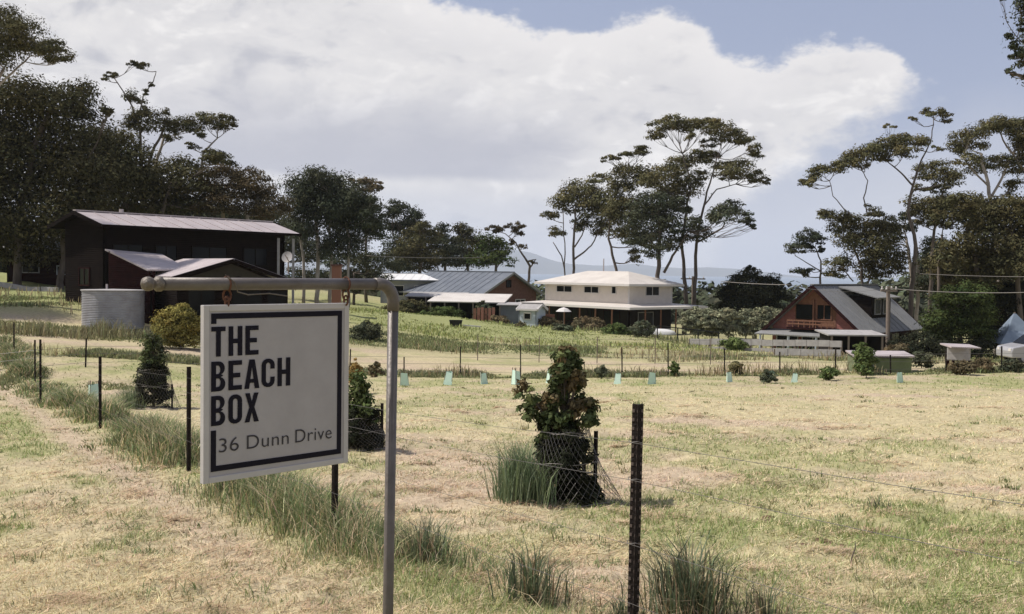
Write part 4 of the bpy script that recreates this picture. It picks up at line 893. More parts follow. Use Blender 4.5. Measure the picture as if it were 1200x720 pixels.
# wire ties on the near picket
q, h_ = posts[1]
for k, fr_ in enumerate((.52, .76, .90)):
    z = fr_ * min(h_, 1.2); c_ = q + Vector((.0, 0, z)); MB().tube([c_ + Vector((math.cos(a) * .031, math.sin(a) * .031, .004 * math.sin(3 * a))) for a in np.linspace(0, 5.9, 12)], .0018, 5).build('wire_tie', MT['wire'], nf)
# weathered rounded timber post section at the hidden post
# ------------------------------------------------------------------ sign post and hanging sign
eL = P(238, 460, 2.8); eR = P(408, 450, 3.15); e = Vector((eR.x - eL.x, eR.y - eL.y, 0)); SW = e.length; e.normalize(); nrm = Vector((e.y, -e.x, 0))
tp0 = P(176, 333, 2.70); tp1 = P(461, 333, 3.27); zb_ = (tp0.z + tp1.z) / 2
pb_ = P(452, 760, 3.24); gb = gz(pb_.x, pb_.y)
sp = empty('sign_post', (tp1.x, tp1.y, gb), 'galvanised pipe post with bent arm holding the white sign', 'sign post')
rp = .0172
B0 = Vector((tp1.x - .003, tp1.y, gb - .3)); Tt = Vector((tp1.x, tp1.y, zb_)); ad = Vector((tp0.x - tp1.x, tp0.y - tp1.y, 0)); al = ad.length; ad.normalize()
rb = .055; lean_ = Vector((.008, 0, 0)); bend = [Tt + Vector((0, 0, -rb)) + ad * 0]
pts = [B0 + Vector((-.012, 0, 0)), Tt + Vector((0, 0, -rb))]
MB().tube(pts, rp, 20).build('pole', MT['steel'], sp, smooth=True)
bp_ = [Tt + Vector((0, 0, -rb)) + ad * rb * (1 - math.cos(a)) + Vector((0, 0, rb * math.sin(a))) for a in np.linspace(0, math.pi / 2, 9)]
MB().tube([Tt + Vector((0, 0, -rb - .03))] + bp_ + [bp_[-1] + ad * .02], rp * 1.13, 20).build('elbow', MT['steel'], sp, smooth=True)
MB().tube([bp_[-1], Tt + ad * (al - .03)], rp, 20).build('arm', MT['steel'], sp, smooth=True)
ce = Tt + ad * (al - .03); yv = Vector((0, 0, 1)); xv = ad.cross(yv)
def lathe_axis(prof, o_, ax_, name, m, par, n=20):
    mb = MB(); ax_ = ax_.normalized(); u_ = ax_.cross(Vector((0, 0, 1))).normalized(); v_ = ax_.cross(u_); rg = []
    for r, z in prof:
        rg.append(len(mb.v)); [mb.v.append(tuple(o_ + ax_ * z + (u_ * math.cos(a) + v_ * math.sin(a)) * r)) for a in np.linspace(0, 2 * math.pi, n, endpoint=False)]
    for i in range(len(rg) - 1):
        for k in range(n): mb.f.append((rg[i] + k, rg[i] + (k + 1) % n, rg[i + 1] + (k + 1) % n, rg[i + 1] + k))
    mb.f.append(tuple(rg[0] + k for k in reversed(range(n)))); mb.f.append(tuple(rg[-1] + k for k in range(n)))
    return mb.build(name, m, par, smooth=True)
lathe_axis([(.0175, -.002), (.0205, 0), (.0205, .012), (.017, .016), (.0125, .019), (.0125, .022)], ce, ad, 'collar', MT['cap'], sp)
lathe_axis([(.0125, .021), (.0165, .025), (.019, .032), (.019, .041), (.0155, .049), (.008, .053), (.001, .055)], ce, ad, 'end_ball', MT['cap'], sp)
# sign
zT = P(240, 358, 2.8).z; zB = P(240, 568, 2.8).z
sg = empty('hanging_sign', (eL.x, eL.y, zB), 'square white board reading THE BEACH BOX, 36 Dunn Drive, hung from the pipe arm', 'sign')
O = Vector((eL.x, eL.y, zT)); SH = zT - zB
S = lambda x, y, c: O + e * x - Vector((0, 0, y)) + nrm * c
def sbox(x0, x1, y0, y1, c0, c1, nm, m, par=None, bev=0):
    mb = MB().hexa([S(x0, y1, c1), S(x1, y1, c1), S(x1, y1, c0), S(x0, y1, c0), S(x0, y0, c1), S(x1, y0, c1), S(x1, y0, c0), S(x0, y0, c0)]); return mb.build(nm, m, par or sg, bevel=bev)
f_ = .017
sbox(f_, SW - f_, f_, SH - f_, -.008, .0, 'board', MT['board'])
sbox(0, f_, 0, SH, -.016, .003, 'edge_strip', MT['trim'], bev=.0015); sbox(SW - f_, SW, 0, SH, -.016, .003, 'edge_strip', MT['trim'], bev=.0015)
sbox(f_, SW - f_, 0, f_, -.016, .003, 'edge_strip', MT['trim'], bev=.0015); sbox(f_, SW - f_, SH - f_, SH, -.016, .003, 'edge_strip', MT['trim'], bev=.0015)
# outline of the logo, broken on the left
lw = .0155; x0, x1, y0, y1 = .0235, SW - .026, .023, SH - .031; c0, c1 = .0004, .0016
sbox(x0, x1, y0, y0 + lw, c0, c1, 'printed_line', MT['ink']); sbox(x1 - lw, x1, y0 + lw, y1 - lw, c0, c1, 'printed_line', MT['ink'])
sbox(x0, x1, y1 - lw, y1, c0, c1, 'printed_line', MT['ink']); sbox(x0, x0 + lw, y0 + lw, y0 + lw + .0135, c0, c1, 'printed_line', MT['ink']); sbox(x0, x0 + lw, .348, y1 - lw, c0, c1, 'printed_line', MT['ink'])
Mtx = Matrix((e, Vector((0, 0, 1)), nrm)).transposed()
def text(s_, x, y, h_, w_, m, off, nm='lettering', sp_=1.0):
    """baseline at y, cap height h_, total width w_"""
    cu = bpy.data.curves.new('t', 'FONT'); cu.body = s_; cu.size = 1; cu.offset = off; cu.space_character = sp_; cu.resolution_u = 6
    to = bpy.data.objects.new('t', cu); COL.objects.link(to); bpy.context.view_layer.update()
    dg = bpy.context.evaluated_depsgraph_get(); me = bpy.data.meshes.new_from_object(to.evaluated_get(dg)); bpy.data.objects.remove(to)
    xs = [v.co.x for v in me.vertices]; ys = [v.co.y for v in me.vertices]; a, b = min(xs), max(xs); cap = CAPH + off * 2; c_ = -off
    mb = MB(); mb.v = [tuple(S(x + (v.co.x - a) / (b - a) * w_, y - (v.co.y - c_) / cap * h_, .0018)) for v in me.vertices]; mb.f = [tuple(p.vertices) for p in me.polygons]
    bpy.data.meshes.remove(me); return mb.build(nm, m, sg)
CAPH = .729
k_ = SW / 173
def arcp(cx, cy, rx, ry, a0, a1, n=7): return [(cx + rx * math.cos(R(a0 + (a1 - a0) * i / n)), cy + ry * math.sin(R(a0 + (a1 - a0) * i / n))) for i in range(n + 1)]
def glyph(ch):
    """condensed capitals in a 1 x 1 box: list of outlines, holes included"""
    s, b = .34, .155                                # stem and bar weight
    if ch == 'T': return [[(.5 - s / 2, 0), (.5 + s / 2, 0), (.5 + s / 2, 1 - b), (1, 1 - b), (1, 1), (0, 1), (0, 1 - b), (.5 - s / 2, 1 - b)]]
    if ch == 'H': return [[(0, 0), (s, 0), (s, .5 - b * .5), (1 - s, .5 - b * .5), (1 - s, 0), (1, 0), (1, 1), (1 - s, 1), (1 - s, .5 + b * .5), (s, .5 + b * .5), (s, 1), (0, 1)]]
    if ch == 'E': return [[(0, 0), (.98, 0), (.98, b), (s, b), (s, .5 - b * .5), (.86, .5 - b * .5), (.86, .5 + b * .5), (s, .5 + b * .5), (s, 1 - b), (.98, 1 - b), (.98, 1), (0, 1)]]
    if ch == 'X': return [[(-.03, 0), (.33, 0), (.5, .34), (.67, 0), (1.03, 0), (.69, .51), (1.0, 1), (.65, 1), (.5, .69), (.35, 1), (0, 1), (.31, .51)]]
    if ch == 'A': return [[(-.06, 0), (.29, 0), (.35, .2), (.65, .2), (.71, 0), (1.06, 0), (.70, 1), (.30, 1)], [(.385, .33), (.615, .33), (.5, .76)]]
    if ch == 'O': return [arcp(.5, .78, .5, .22, 0, 180) + arcp(.5, .22, .5, .22, 180, 360), arcp(.5, .75, .17, .11, 0, 180) + arcp(.5, .25, .17, .11, 180, 360)]
    if ch == 'C': return [arcp(.5, .78, .5, .22, 0, 180) + arcp(.5, .22, .5, .22, 180, 360) + [(1, .36), (.67, .36)] + arcp(.5, .25, .17, .11, 360, 180) + arcp(.5, .75, .17, .11, 180, 0) + [(.67, .64), (1, .64)]]
    if ch == 'B': return [[(0, 0)] + arcp(.55, .24, .45, .24, -90, 75, 8) + [(.86, .52)] + arcp(.53, .77, .43, .23, -65, 90, 8) + [(0, 1)], [(s, .14)] + arcp(.50, .29, .16, .14, -90, 90, 6) + [(s, .43)], [(s, .58)] + arcp(.49, .72, .15, .14, -90, 90, 6) + [(s, .86)]]
def word(s_, x, y, h_, lw_, gap):
    for i, ch in enumerate(s_):
        cu = bpy.data.curves.new('t', 'CURVE'); cu.dimensions = '2D'; cu.fill_mode = 'BOTH'
        for ol in glyph(ch):
            sp_ = cu.splines.new('POLY'); sp_.points.add(len(ol) - 1); sp_.use_cyclic_u = True
            for k, (a, b) in enumerate(ol): sp_.points[k].co = (a, b, 0, 1)
        to = bpy.data.objects.new('t', cu); COL.objects.link(to); bpy.context.view_layer.update()
        me = bpy.data.meshes.new_from_object(to.evaluated_get(bpy.context.evaluated_depsgraph_get())); bpy.data.objects.remove(to)
        mb = MB(); x0_ = x + i * (lw_ + gap); mb.v = [tuple(S(x0_ + v.co.x * lw_, y - v.co.y * h_, .0018)) for v in me.vertices]; mb.f = [tuple(q.vertices) for q in me.polygons]
        bpy.data.meshes.remove(me); mb.build('letter_' + ch.lower(), MT['ink'], sg)
word('THE', .0235, .143, .083, .0435, .0095); word('BEACH', .0235, .2395, .083, .0435, .0095); word('BOX', .0235, .335, .083, .0435, .0095)
text('36', .048, .411, .041, .062, MT['ink2'], -.006, nm='street_number', sp_=1.02); text('Dunn', .136, .411, .041, .139, MT['ink2'], -.006, nm='street_name', sp_=1.05); text('Drive', .298, .411, .041, .130, MT['ink2'], -.006, nm='street_name', sp_=1.05)
# hooks and wire
def hook(x, label=None):
    a = Tt + ad * 0; # point on arm above board coordinate x
    top = S(x, 0, -.006); arm = Vector((top.x, top.y, zb_))
    t_ = (arm - Tt).dot(ad); arm = Tt + ad * t_
    lp = [arm + nrm * .021 * math.sin(a_) + Vector((0, 0, .021 * math.cos(a_))) for a_ in np.linspace(-2.5, 2.5, 14)]
    MB().tube(lp, .0028, 7).build('clamp_ring', MT['rust'], sg, smooth=True)
    low = arm - Vector((0, 0, .028))
    MB().tube([low + e * .012 * math.cos(a_) + Vector((0, 0, .017 * math.sin(a_) - .004)) for a_ in np.linspace(0, 6.28, 16)], .0032, 7).build('shackle', MT['rust'], sg, smooth=True)
    MB().tube([low + nrm * .010 * math.cos(a_) + Vector((0, 0, .015 * math.sin(a_) - .022)) for a_ in np.linspace(0, 6.28, 14)], .003, 7).build('eye', MT['rust'], sg, smooth=True)
    return arm
a1 = hook(.075); a2 = hook(SW - .012)
tw = [a1 + nrm * .02 + Vector((0, 0, .012)), a1 + nrm * .012 + ad * -.0 + Vector((0, 0, .026)) - e * .012, a1 + nrm * .022 + e * .012 + Vector((0, 0, .004)), a1 + nrm * .02 + e * .022 - Vector((0, 0, .022)), a1 + nrm * .01 + e * .06 - Vector((0, 0, .030)), a1 + nrm * .01 + e * .13 - Vector((0, 0, .027)), a1 + nrm * .012 + e * .19 - Vector((0, 0, .035))]
MB().tube(tw, .0018, 6).build('tie_wire', MT['cap'], sg, smooth=True)

# ------------------------------------------------------------------ seedling guards
gd_ = [(108, 22.5, 'lone green seedling guard behind the near fence at left', .5), (475, 30.5, 'green seedling guard nearest the right of the galvanised pole', .5), (526, 30.6, 'second green seedling guard right of the galvanised pole', .5),
       (567, 30.8, 'third green seedling guard right of the galvanised pole', .44), (605, 30.4, 'green seedling guard just left of the caged tree', .52), (645, 31, 'green seedling guard partly behind the top of the caged tree', .5),
       (725, 30.8, 'green seedling guard above and left of the black fence post', .42), (764, 30.6, 'pale green seedling guard above the black fence post', .46), (855, 31.2, 'small pale seedling guard right of the black fence post line', .36),
       (932, 31.4, 'small pale seedling guard below the long board fence', .36), (1055, 31.2, 'pale seedling guard furthest right at the paddock back edge', .38)]
def seedling(q, label):
    t = empty('seedling_guard', q, label, 'seedling guard', 'green plastic seedling guards along the paddock edge')
    def loc(*a): return Vector(a)
    r0, r1, h_ = .20, .16, .5; mb = MB(); k = 3
    bt_ = [(r0 * math.cos(R(90 + 120 * i)), r0 * math.sin(R(90 + 120 * i)), 0) for i in range(3)]; tp_ = [(r1 * math.cos(R(90 + 120 * i)) + .01 * i, r1 * math.sin(R(90 + 120 * i)), h_ - .03 * i) for i in range(3)]
    for i in range(3): j = (i + 1) % 3; mb.quad(bt_[i], bt_[j], tp_[j], tp_[i])
    sl_ = mb.build('sleeve', MT['sleeve'], t, local=True); sm_ = sl_.modifiers.new('thick', 'SOLIDIFY'); sm_.thickness = .006
    for i in range(3): MB().bar((bt_[i][0] * .9, bt_[i][1] * .9, -.1), (tp_[i][0] * .9, tp_[i][1] * .9, .58), .02).build('stake', MT['pole'], t, local=True)
    n_ = 24; a = RNG.uniform(0, 6.28, n_); z = RNG.uniform(.1, .5, n_); Vv, F, C = blades(n_, .03 * np.cos(a), .03 * np.sin(a), z, RNG.uniform(.05, .14, n_), np.full(n_, .03), np.full(n_, .08), jit(np.ones((n_, 3)) * np.array([.10, .13, .06])), seg=2)
    np_mesh('seedling', Vv, F, MT['grass'], col=C, parent=None).parent = t
    return t
proto = None
for i, (px, d, lb, h_) in enumerate(gd_):
    q = G(px, d)
    if proto is None: proto = seedling(q, lb); c_ = proto
    else: c_ = copy_tree(proto, None, q, random.uniform(0, 2)); c_['label'] = lb
    c_.scale = (h_ / .62, h_ / .62, h_ / .60); c_.rotation_euler = (random.uniform(-.10, .10), random.uniform(-.12, .12), random.uniform(0, 6))

# ------------------------------------------------------------------ trees
OL = np.array([.108, .100, .050]); BR = np.array([.120, .096, .056]); GG = np.array([.082, .092, .058]); DK = np.array([.046, .050, .031]); GN = np.array([.095, .125, .045])
def leafcloud(cen, sig, n_, ls, tint, droop=0., asp=.42):
    """n_ rhombic leaves around each of the centres (k,3) with spreads (k,3)"""
    k = len(cen); idx = RNG.integers(0, k, n_); off = RNG.normal(0, 1, (n_, 3)); off[:, 2] = np.where(off[:, 2] < -.3, off[:, 2] * .45, off[:, 2]); off /= np.linalg.norm(off, axis=1, keepdims=True) + 1e-6
    off = off * (1.55 * RNG.uniform(0, 1, (n_, 1)) ** .28 + RNG.normal(0, .2, (n_, 1))); p = cen[idx] + off * sig[idx]
    nrm_ = off / (np.linalg.norm(off, axis=1, keepdims=True) + .01) + np.array([[0, 0, .55]]) + RNG.normal(0, .30, (n_, 3))
    d = RNG.normal(0, 1, (n_, 3)); d[:, 2] -= droop * 2.0; d -= nrm_ * (d * nrm_).sum(1, keepdims=True) / (nrm_ * nrm_).sum(1, keepdims=True); d /= np.linalg.norm(d, axis=1, keepdims=True)
    s = np.cross(nrm_, d); s /= np.linalg.norm(s, axis=1, keepdims=True)
    l = (ls * RNG.uniform(.6, 1.35, n_))[:, None]; w = l * asp * .5
    Vt = np.stack([p - d * l * .5, p - s * w - d * l * .05, p + d * l * .5, p + s * w - d * l * .05], 1).reshape(-1, 3)
    cc_ = RNG.normal(1, .2, (k, 1))[idx]; hue = RNG.normal(0, .055, (k, 1))[idx]
    c = tint[None] * np.clip(cc_, .5, 1.6) * np.clip(1 + RNG.normal(0, .17, (n_, 1)), .4, 1.7); c = c * (1 + hue * np.array([[1, 0, -.4]]))
    return Vt, np.repeat(np.clip(c, .006, .6), 4, 0)
def pxr(px, d): return px / 1200 * d
def tree(name, label, d, trunks, clumps, tint=OL, dens=2.3, ls=None, group=None, cat='tree', bark='bark', droop=0., flat=.5, dj=.35, tb=.5, seed=0, limbs=True, cover=1., grow=1.32, sigk=.38, asp=.42, thick=.8):
    """trunks: list of pixel polylines [(px,py,halfwidth px)...]; clumps: (px, py, rx, ry) leaf masses"""
    rs = random.Random(seed + int(abs(clumps[0][0]) * 7 + clumps[0][1])); global RNG
    ls = ls or max(.10, d * .0027)
    X = [c[0] for c in clumps]; spread = pxr(max(X) - min(X) + 20, d)
    b = trunks[0][0] if trunks else (clumps[0][0], clumps[0][1] + clumps[0][3], 2)
    bw = P(b[0], b[1], d); g = gz(bw.x, bw.y)
    root = empty(name, (bw.x, bw.y, g), label, cat, group)
    poly = []
    for ti, tr in enumerate(trunks):
        off = 0 if ti == 0 else rs.uniform(-.12, .12) * spread * .5
        pts = [P(a[0], a[1], d + off * (i / max(1, len(tr) - 1) if ti else 1)) for i, a in enumerate(tr)]; rr = [pxr(a[2], d) * thick for a in tr]
        if tr[0][1] > b[1] - 12:           # rooted: run it down into the ground
            q = pts[0].copy(); q.z = min(gz(q.x, q.y) - .3, q.z - .2); pts = [q] + pts; rr = [rr[0] * 1.25] + rr
        # subdivide with a little wander
        P2, R2 = [pts[0]], [rr[0]]
        for i in range(len(pts) - 1):
            for s in (1 / 3, 2 / 3, 1):
                q = pts[i].lerp(pts[i + 1], s); ln = (pts[i + 1] - pts[i]).length
                if s < 1: q = q + Vector((rs.uniform(-1, 1), rs.uniform(-1, 1), 0)) * ln * .035
                P2.append(q); R2.append(rr[i] * (1 - s) + rr[i + 1] * s)
        MB().tube(P2, R2, 7).build('trunk' if ti == 0 else 'limb', MT[bark], root, smooth=True); poly.append((P2, R2))
    Vs, Cs = [], []
    for ci, c in enumerate(clumps):
        px, py, rx, ry = c[:4]; rx *= grow; ry *= grow; off = rs.uniform(-1, 1) * dj * spread * .5; dd = d + off
        ctr = P(px, py, dd); RX, RZ = pxr(rx, d), pxr(ry, d); RY = max(RX * .8, RZ)
        area = rx * ry * 3.14; k = int(max(5, area / 42 * tb * 2 + 3)); cen = []
        for i in range(k):
            a = rs.uniform(0, 6.283); rr_ = math.sqrt(rs.uniform(0, 1)); zz = rs.uniform(-.75, .95)
            lim = math.sqrt(max(.05, 1 - zz * zz * .9)); cen.append((ctr.x + RX * .86 * rr_ * lim * math.cos(a), ctr.y + RY * rr_ * lim * math.sin(a), ctr.z + RZ * zz * .82))
        cen = np.array(cen); sg_ = min(RX, RZ * 1.6) * sigk
        sig = np.stack([np.full(k, sg_) * RNG.uniform(.7, 1.35, k), np.full(k, sg_) * RNG.uniform(.7, 1.35, k), np.full(k, sg_ * (.55 + .3 * droop)) * RNG.uniform(.7, 1.3, k)], -1)
        lpx = ls / d * 1200; n_ = int(area * dens * cover * 3.2 / (lpx * lpx * asp)) + 30
        Vt, C = leafcloud(cen, sig, n_, ls, tint * rs.uniform(.82, 1.18), droop, asp); Vs.append(Vt); Cs.append(C)
        if poly and limbs:
            best = None
            for pts, rr in poly:
                for q, r_ in zip(pts, rr):
                    dz = ctr.z - q.z; dist = (ctr - q).length + (3.0 * max(0, -dz + RZ * .1)) + (.0 if dz > 0 else 1) * 2
                    if best is None or dist < best[0]: best = (dist, q, r_)
            q = best[1]; tgt = ctr - Vector((0, 0, RZ * .2)); ln = (tgt - q).length
            if ln > .5:
                mid = q.lerp(tgt, .5) + Vector((rs.uniform(-.1, .1), rs.uniform(-.1, .1), -.10 + rs.uniform(-.05, .05))) * ln
                r0 = min(best[2] * .6, .028 * ln ** .7 + .02); r0 = max(r0, d * .00045)
                pts = [q, q.lerp(mid, .5) + Vector((0, 0, -.02 * ln)), mid, mid.lerp(tgt, .55) + Vector((0, 0, .03 * ln)), tgt]; mb = MB().tube(pts, [r0, r0 * .85, r0 * .7, r0 * .5, r0 * .3], 5)
                for s_ in range(min(7, k)):
                    e_ = Vector(cen[s_ * k // min(7, k)]); st = pts[2 + (s_ % 2)]; mb.tube([st, st.lerp(e_, .5) - Vector((0, 0, .04 * ln)), e_], [r0 * .45, r0 * .3, r0 * .15], 4)
                mb.build('branch', MT[bark], root, smooth=True)
    Vt = np.concatenate(Vs); C = np.concatenate(Cs); F = np.arange(len(Vt)).reshape(-1, 4)
    np_mesh('crown', Vt, F, MT['leaf'], col=C, parent=root)
    return root
GC = 'gum trees behind the cream house'; GL = 'tall dark gum trees on the left'; GR = 'gum trees on the right behind the rose gabled house'; GM = 'trees in the middle distance behind the roofs'
# left mass, nearest first
tree('gum_tree', 'spreading gum crown cut by the upper left corner with pale bare branches', 50, [[(-40, 330, 7), (-35, 200, 5), (-20, 120, 4), (5, 80, 2)], [(-22, 125, 2.5), (15, 85, 1.5), (35, 66, 1)]],
     [(2, 22, 16, 14), (-15, 45, 30, 22), (26, 40, 20, 14), (20, 52, 26, 10), (48, 56, 14, 9), (62, 58, 12, 9), (74, 66, 9, 8), (-30, 70, 30, 18), (60, 72, 9, 5)], OL, group=GL, bark='palebark', seed=1)
tree('gum_tree', 'massive dark gum filling the left edge above the red shed', 66, [[(20, 330, 6), (25, 240, 5), (40, 170, 4), (60, 130, 3)], [(70, 330, 5), (80, 250, 4), (100, 190, 3)]],
     [(-20, 130, 50, 35), (20, 115, 35, 22), (60, 125, 35, 20), (88, 112, 24, 16), (95, 130, 20, 14), (30, 160, 45, 30), (80, 170, 40, 30), (0, 200, 50, 40), (50, 215, 50, 35), (100, 215, 40, 30), (20, 260, 50, 30), (80, 260, 40, 24), (-40, 190, 40, 50), (-30, 250, 40, 40), (126, 130, 9, 6), (30, 295, 50, 20)], OL * .72, cover=1.15, group=GL, seed=2, dj=.5, ls=.26, tb=.3, sigk=.44, grow=1.12)
tree('gum_tree', 'dense olive gum directly behind the left end of the long roof', 72, [[(150, 330, 5), (150, 260, 4), (140, 200, 3)], [(195, 330, 4), (190, 250, 3), (200, 215, 2)]],
     [(118, 160, 26, 16), (140, 172, 24, 16), (120, 190, 34, 22), (160, 195, 30, 20), (140, 215, 40, 22), (185, 215, 30, 18), (110, 235, 40, 20), (165, 238, 40, 18), (215, 200, 26, 14), (230, 215, 28, 14), (205, 235, 34, 16), (240, 238, 26, 12), (255, 188, 18, 7)], OL * .80, cover=1.15, group=GL, seed=3, dj=.5, ls=.27, tb=.3, sigk=.44, grow=1.1)
tree('gum_tree', 'thin tall gum with small flat tufts, standing out against the cloud at left', 78, [[(168, 240, 2.6), (166, 190, 2.2), (164, 150, 1.8), (155, 125, 1.2), (145, 108, .9), (134, 92, .7)], [(160, 140, 1.2), (168, 112, .9), (180, 95, .7), (183, 84, .5)], [(170, 215, 2.6), (178, 180, 2.2), (190, 156, 1.6), (196, 138, 1.1)]],
     [(131, 89, 9, 3), (124, 91, 4, 2.5), (155, 75, 7, 2.5), (166, 78, 10, 3.2), (157, 114, 10, 6), (178, 99, 3, 3), (170, 109, 4, 3), (168, 130, 5, 5), (172, 143, 17, 11), (155, 146, 10, 8), (193, 132, 5, 3.5), (198, 148, 9, 8)], OL * .8, group=GL, seed=4, dj=.25, cover=1.1)
tree('gum_tree', 'gum with a flat layered crown reaching right from the thin tall gum', 80, [[(180, 240, 3), (182, 195, 2.4), (192, 160, 1.8)], [(235, 215, 2.5), (238, 180, 1.6), (255, 162, 1)]],
     [(208, 146, 14, 8), (222, 150, 12, 6), (238, 138, 12, 7), (250, 146, 14, 6), (257, 136, 6, 4), (268, 146, 7, 9), (200, 162, 7, 5), (232, 158, 6, 5), (225, 172, 6, 4), (262, 188, 12, 6), (248, 182, 12, 5)], OL * .9, group=GL, bark='palebark', seed=5, dj=.25)
tree('gum_tree', 'low spreading gum just above the right half of the long roof', 74, [[(300, 330, 3.5), (298, 280, 3), (285, 240, 2)], [(262, 260, 3), (255, 225, 2)]],
     [(262, 205, 22, 9), (288, 206, 20, 8), (300, 216, 20, 8), (275, 224, 26, 10), (305, 232, 18, 9), (262, 240, 24, 10), (318, 244, 18, 12), (292, 248, 20, 8), (240, 225, 20, 12), (330, 240, 10, 8)], BR * .8, group=GL, bark='palebark', seed=6, dj=.4)
tree('weeping_tree', 'drooping dark green tree with pale trunks at the right end of the long roof', 86, [[(372, 325, 3), (372, 280, 2.6), (368, 240, 2)], [(388, 322, 2.4), (386, 270, 2), (392, 235, 1.4)], [(356, 318, 2.2), (352, 280, 1.8), (360, 240, 1.2)], [(408, 318, 2.), (410, 280, 1.6), (402, 250, 1)]],
     [(372, 208, 16, 8), (365, 222, 24, 14), (392, 218, 16, 12), (352, 236, 14, 16), (378, 242, 24, 18), (400, 240, 22, 18), (415, 232, 14, 14), (356, 262, 14, 16), (420, 252, 16, 20), (395, 268, 20, 18), (435, 250, 10, 18), (410, 288, 16, 14), (436, 272, 12, 12), (386, 292, 12, 10)], GG * .72, group=GM, bark='palebark', droop=.8, seed=7, dj=.4, cover=1.35)
tree('gum_tree', 'small reddish umbrella crown rising behind the drooping tree', 100, [[(430, 310, 2.2), (430, 260, 1.6), (428, 230, 1.1)]], [(420, 214, 11, 4), (432, 212, 12, 4), (440, 218, 9, 4), (446, 222, 4, 3), (430, 222, 10, 4)], BR, group=GM, seed=8)
tree('broadleaf_tree', 'rounded dark tree between the drooping tree and the brown tree', 124, [[(468, 325, 2.5), (466, 290, 2)]], [(460, 244, 12, 7), (474, 250, 14, 8), (486, 256, 10, 8), (456, 262, 12, 10), (474, 268, 16, 10), (488, 274, 10, 10), (460, 290, 14, 12), (480, 296, 14, 12)], GG * .65, group=GM, seed=9, dj=.5)
tree('broadleaf_tree', 'golden brown tree behind the low white roof', 120, [[(492, 330, 3), (494, 295, 2)]], [(497, 266, 8, 6), (490, 276, 14, 10), (506, 278, 10, 8), (484, 292, 16, 12), (504, 296, 14, 12), (492, 308, 18, 12), (470, 306, 14, 12)], OL * .8, group=GM, seed=10, dj=.5)
tree('broadleaf_tree', 'low dark tree behind the left end of the blue grey roof', 124, [[(522, 330, 2.5), (520, 300, 1.6)], [(516, 330, 1.2), (505, 284, .6)]], [(518, 270, 7, 7), (514, 284, 10, 10), (528, 288, 12, 10), (520, 302, 16, 10), (534, 304, 12, 9)], DK * 1.5, group=GM, seed=11, dj=.5)
tree('broadleaf_tree', 'wide olive tree behind the middle of the blue grey roof', 126, [[(548, 330, 2.5), (548, 300, 1.6)], [(540, 325, 1), (560, 296, .6)]], [(542, 270, 12, 6), (550, 278, 12, 8), (540, 290, 14, 10), (560, 290, 14, 10), (550, 304, 18, 9)], OL * .75, group=GM, seed=12, dj=.5)
tree('broadleaf_tree', 'dense brown green tree above the dark brick gable', 122, [[(582, 330, 2.5), (580, 300, 1.6)], [(576, 325, 1), (596, 290, .6)]], [(572, 284, 12, 8), (584, 292, 12, 9), (574, 302, 16, 9), (590, 305, 9, 8), (563, 304, 12, 8)], GN * .62, group=GM, seed=13, dj=.5)
tree('gum_tree', 'small bare stemmed gum leaning left between brick gable and cream house', 116, [[(619, 332, 2.0), (621, 312, 1.8), (612, 298, 1.3), (604, 284, 1)], [(621, 314, 1.2), (628, 304, .9), (618, 306, .5)], [(604, 284, .8), (592, 274, .6), (580, 270, .4)]], [(576, 269, 10, 3.4), (588, 268, 7, 3.4), (604, 265, 9, 3.6), (606, 273, 7, 4), (598, 284, 4, 3), (612, 290, 4, 3), (625, 308, 4, 2)], BR * .7, group=GM, bark='bark', seed=14)
# centre group
tree('gum_tree', 'left hand gum of the central group with forked thin stems', 102, [[(672, 322, 2.0), (672, 300, 1.9), (673, 268, 1.5), (675, 240, 1.1)], [(673, 304, 1.5), (684, 296, 1.2), (693, 288, 1), (702, 270, .8)], [(673, 290, 1.2), (682, 276, .9), (686, 262, .7)], [(662, 322, 1.0), (658, 300, .9), (648, 284, .6)], [(662, 322, 1.), (662, 285, .8), (660, 250, .6)]],
     [(679, 224, 16, 10), (668, 228, 12, 8), (661, 241, 16, 9), (645, 252, 11, 4.5), (690, 250, 13, 12), (702, 232, 14, 12), (701, 210, 14, 5), (682, 264, 10, 8), (707, 268, 12, 9), (694, 238, 14, 8), (654, 271, 8, 5.5), (716, 252, 12, 10)], OL, group=GC, seed=20, dj=.35)
tree('gum_tree', 'middle gum of the central group, its stem leaning over the cream roof', 96, [[(724, 330, 2.2), (720, 308, 2), (713, 280, 1.6), (716, 240, 1.2), (735, 200, .9)]],
     [(713, 187, 8, 2.6), (722, 184, 9, 3), (738, 180, 16, 4), (752, 176, 12, 4), (740, 202, 18, 9), (756, 208, 16, 9), (730, 232, 18, 10), (724, 246, 16, 9), (740, 250, 22, 10), (733, 268, 20, 10), (748, 282, 12, 7), (746, 300, 8, 8), (726, 218, 14, 8)], OL, group=GC, seed=21, dj=.35)
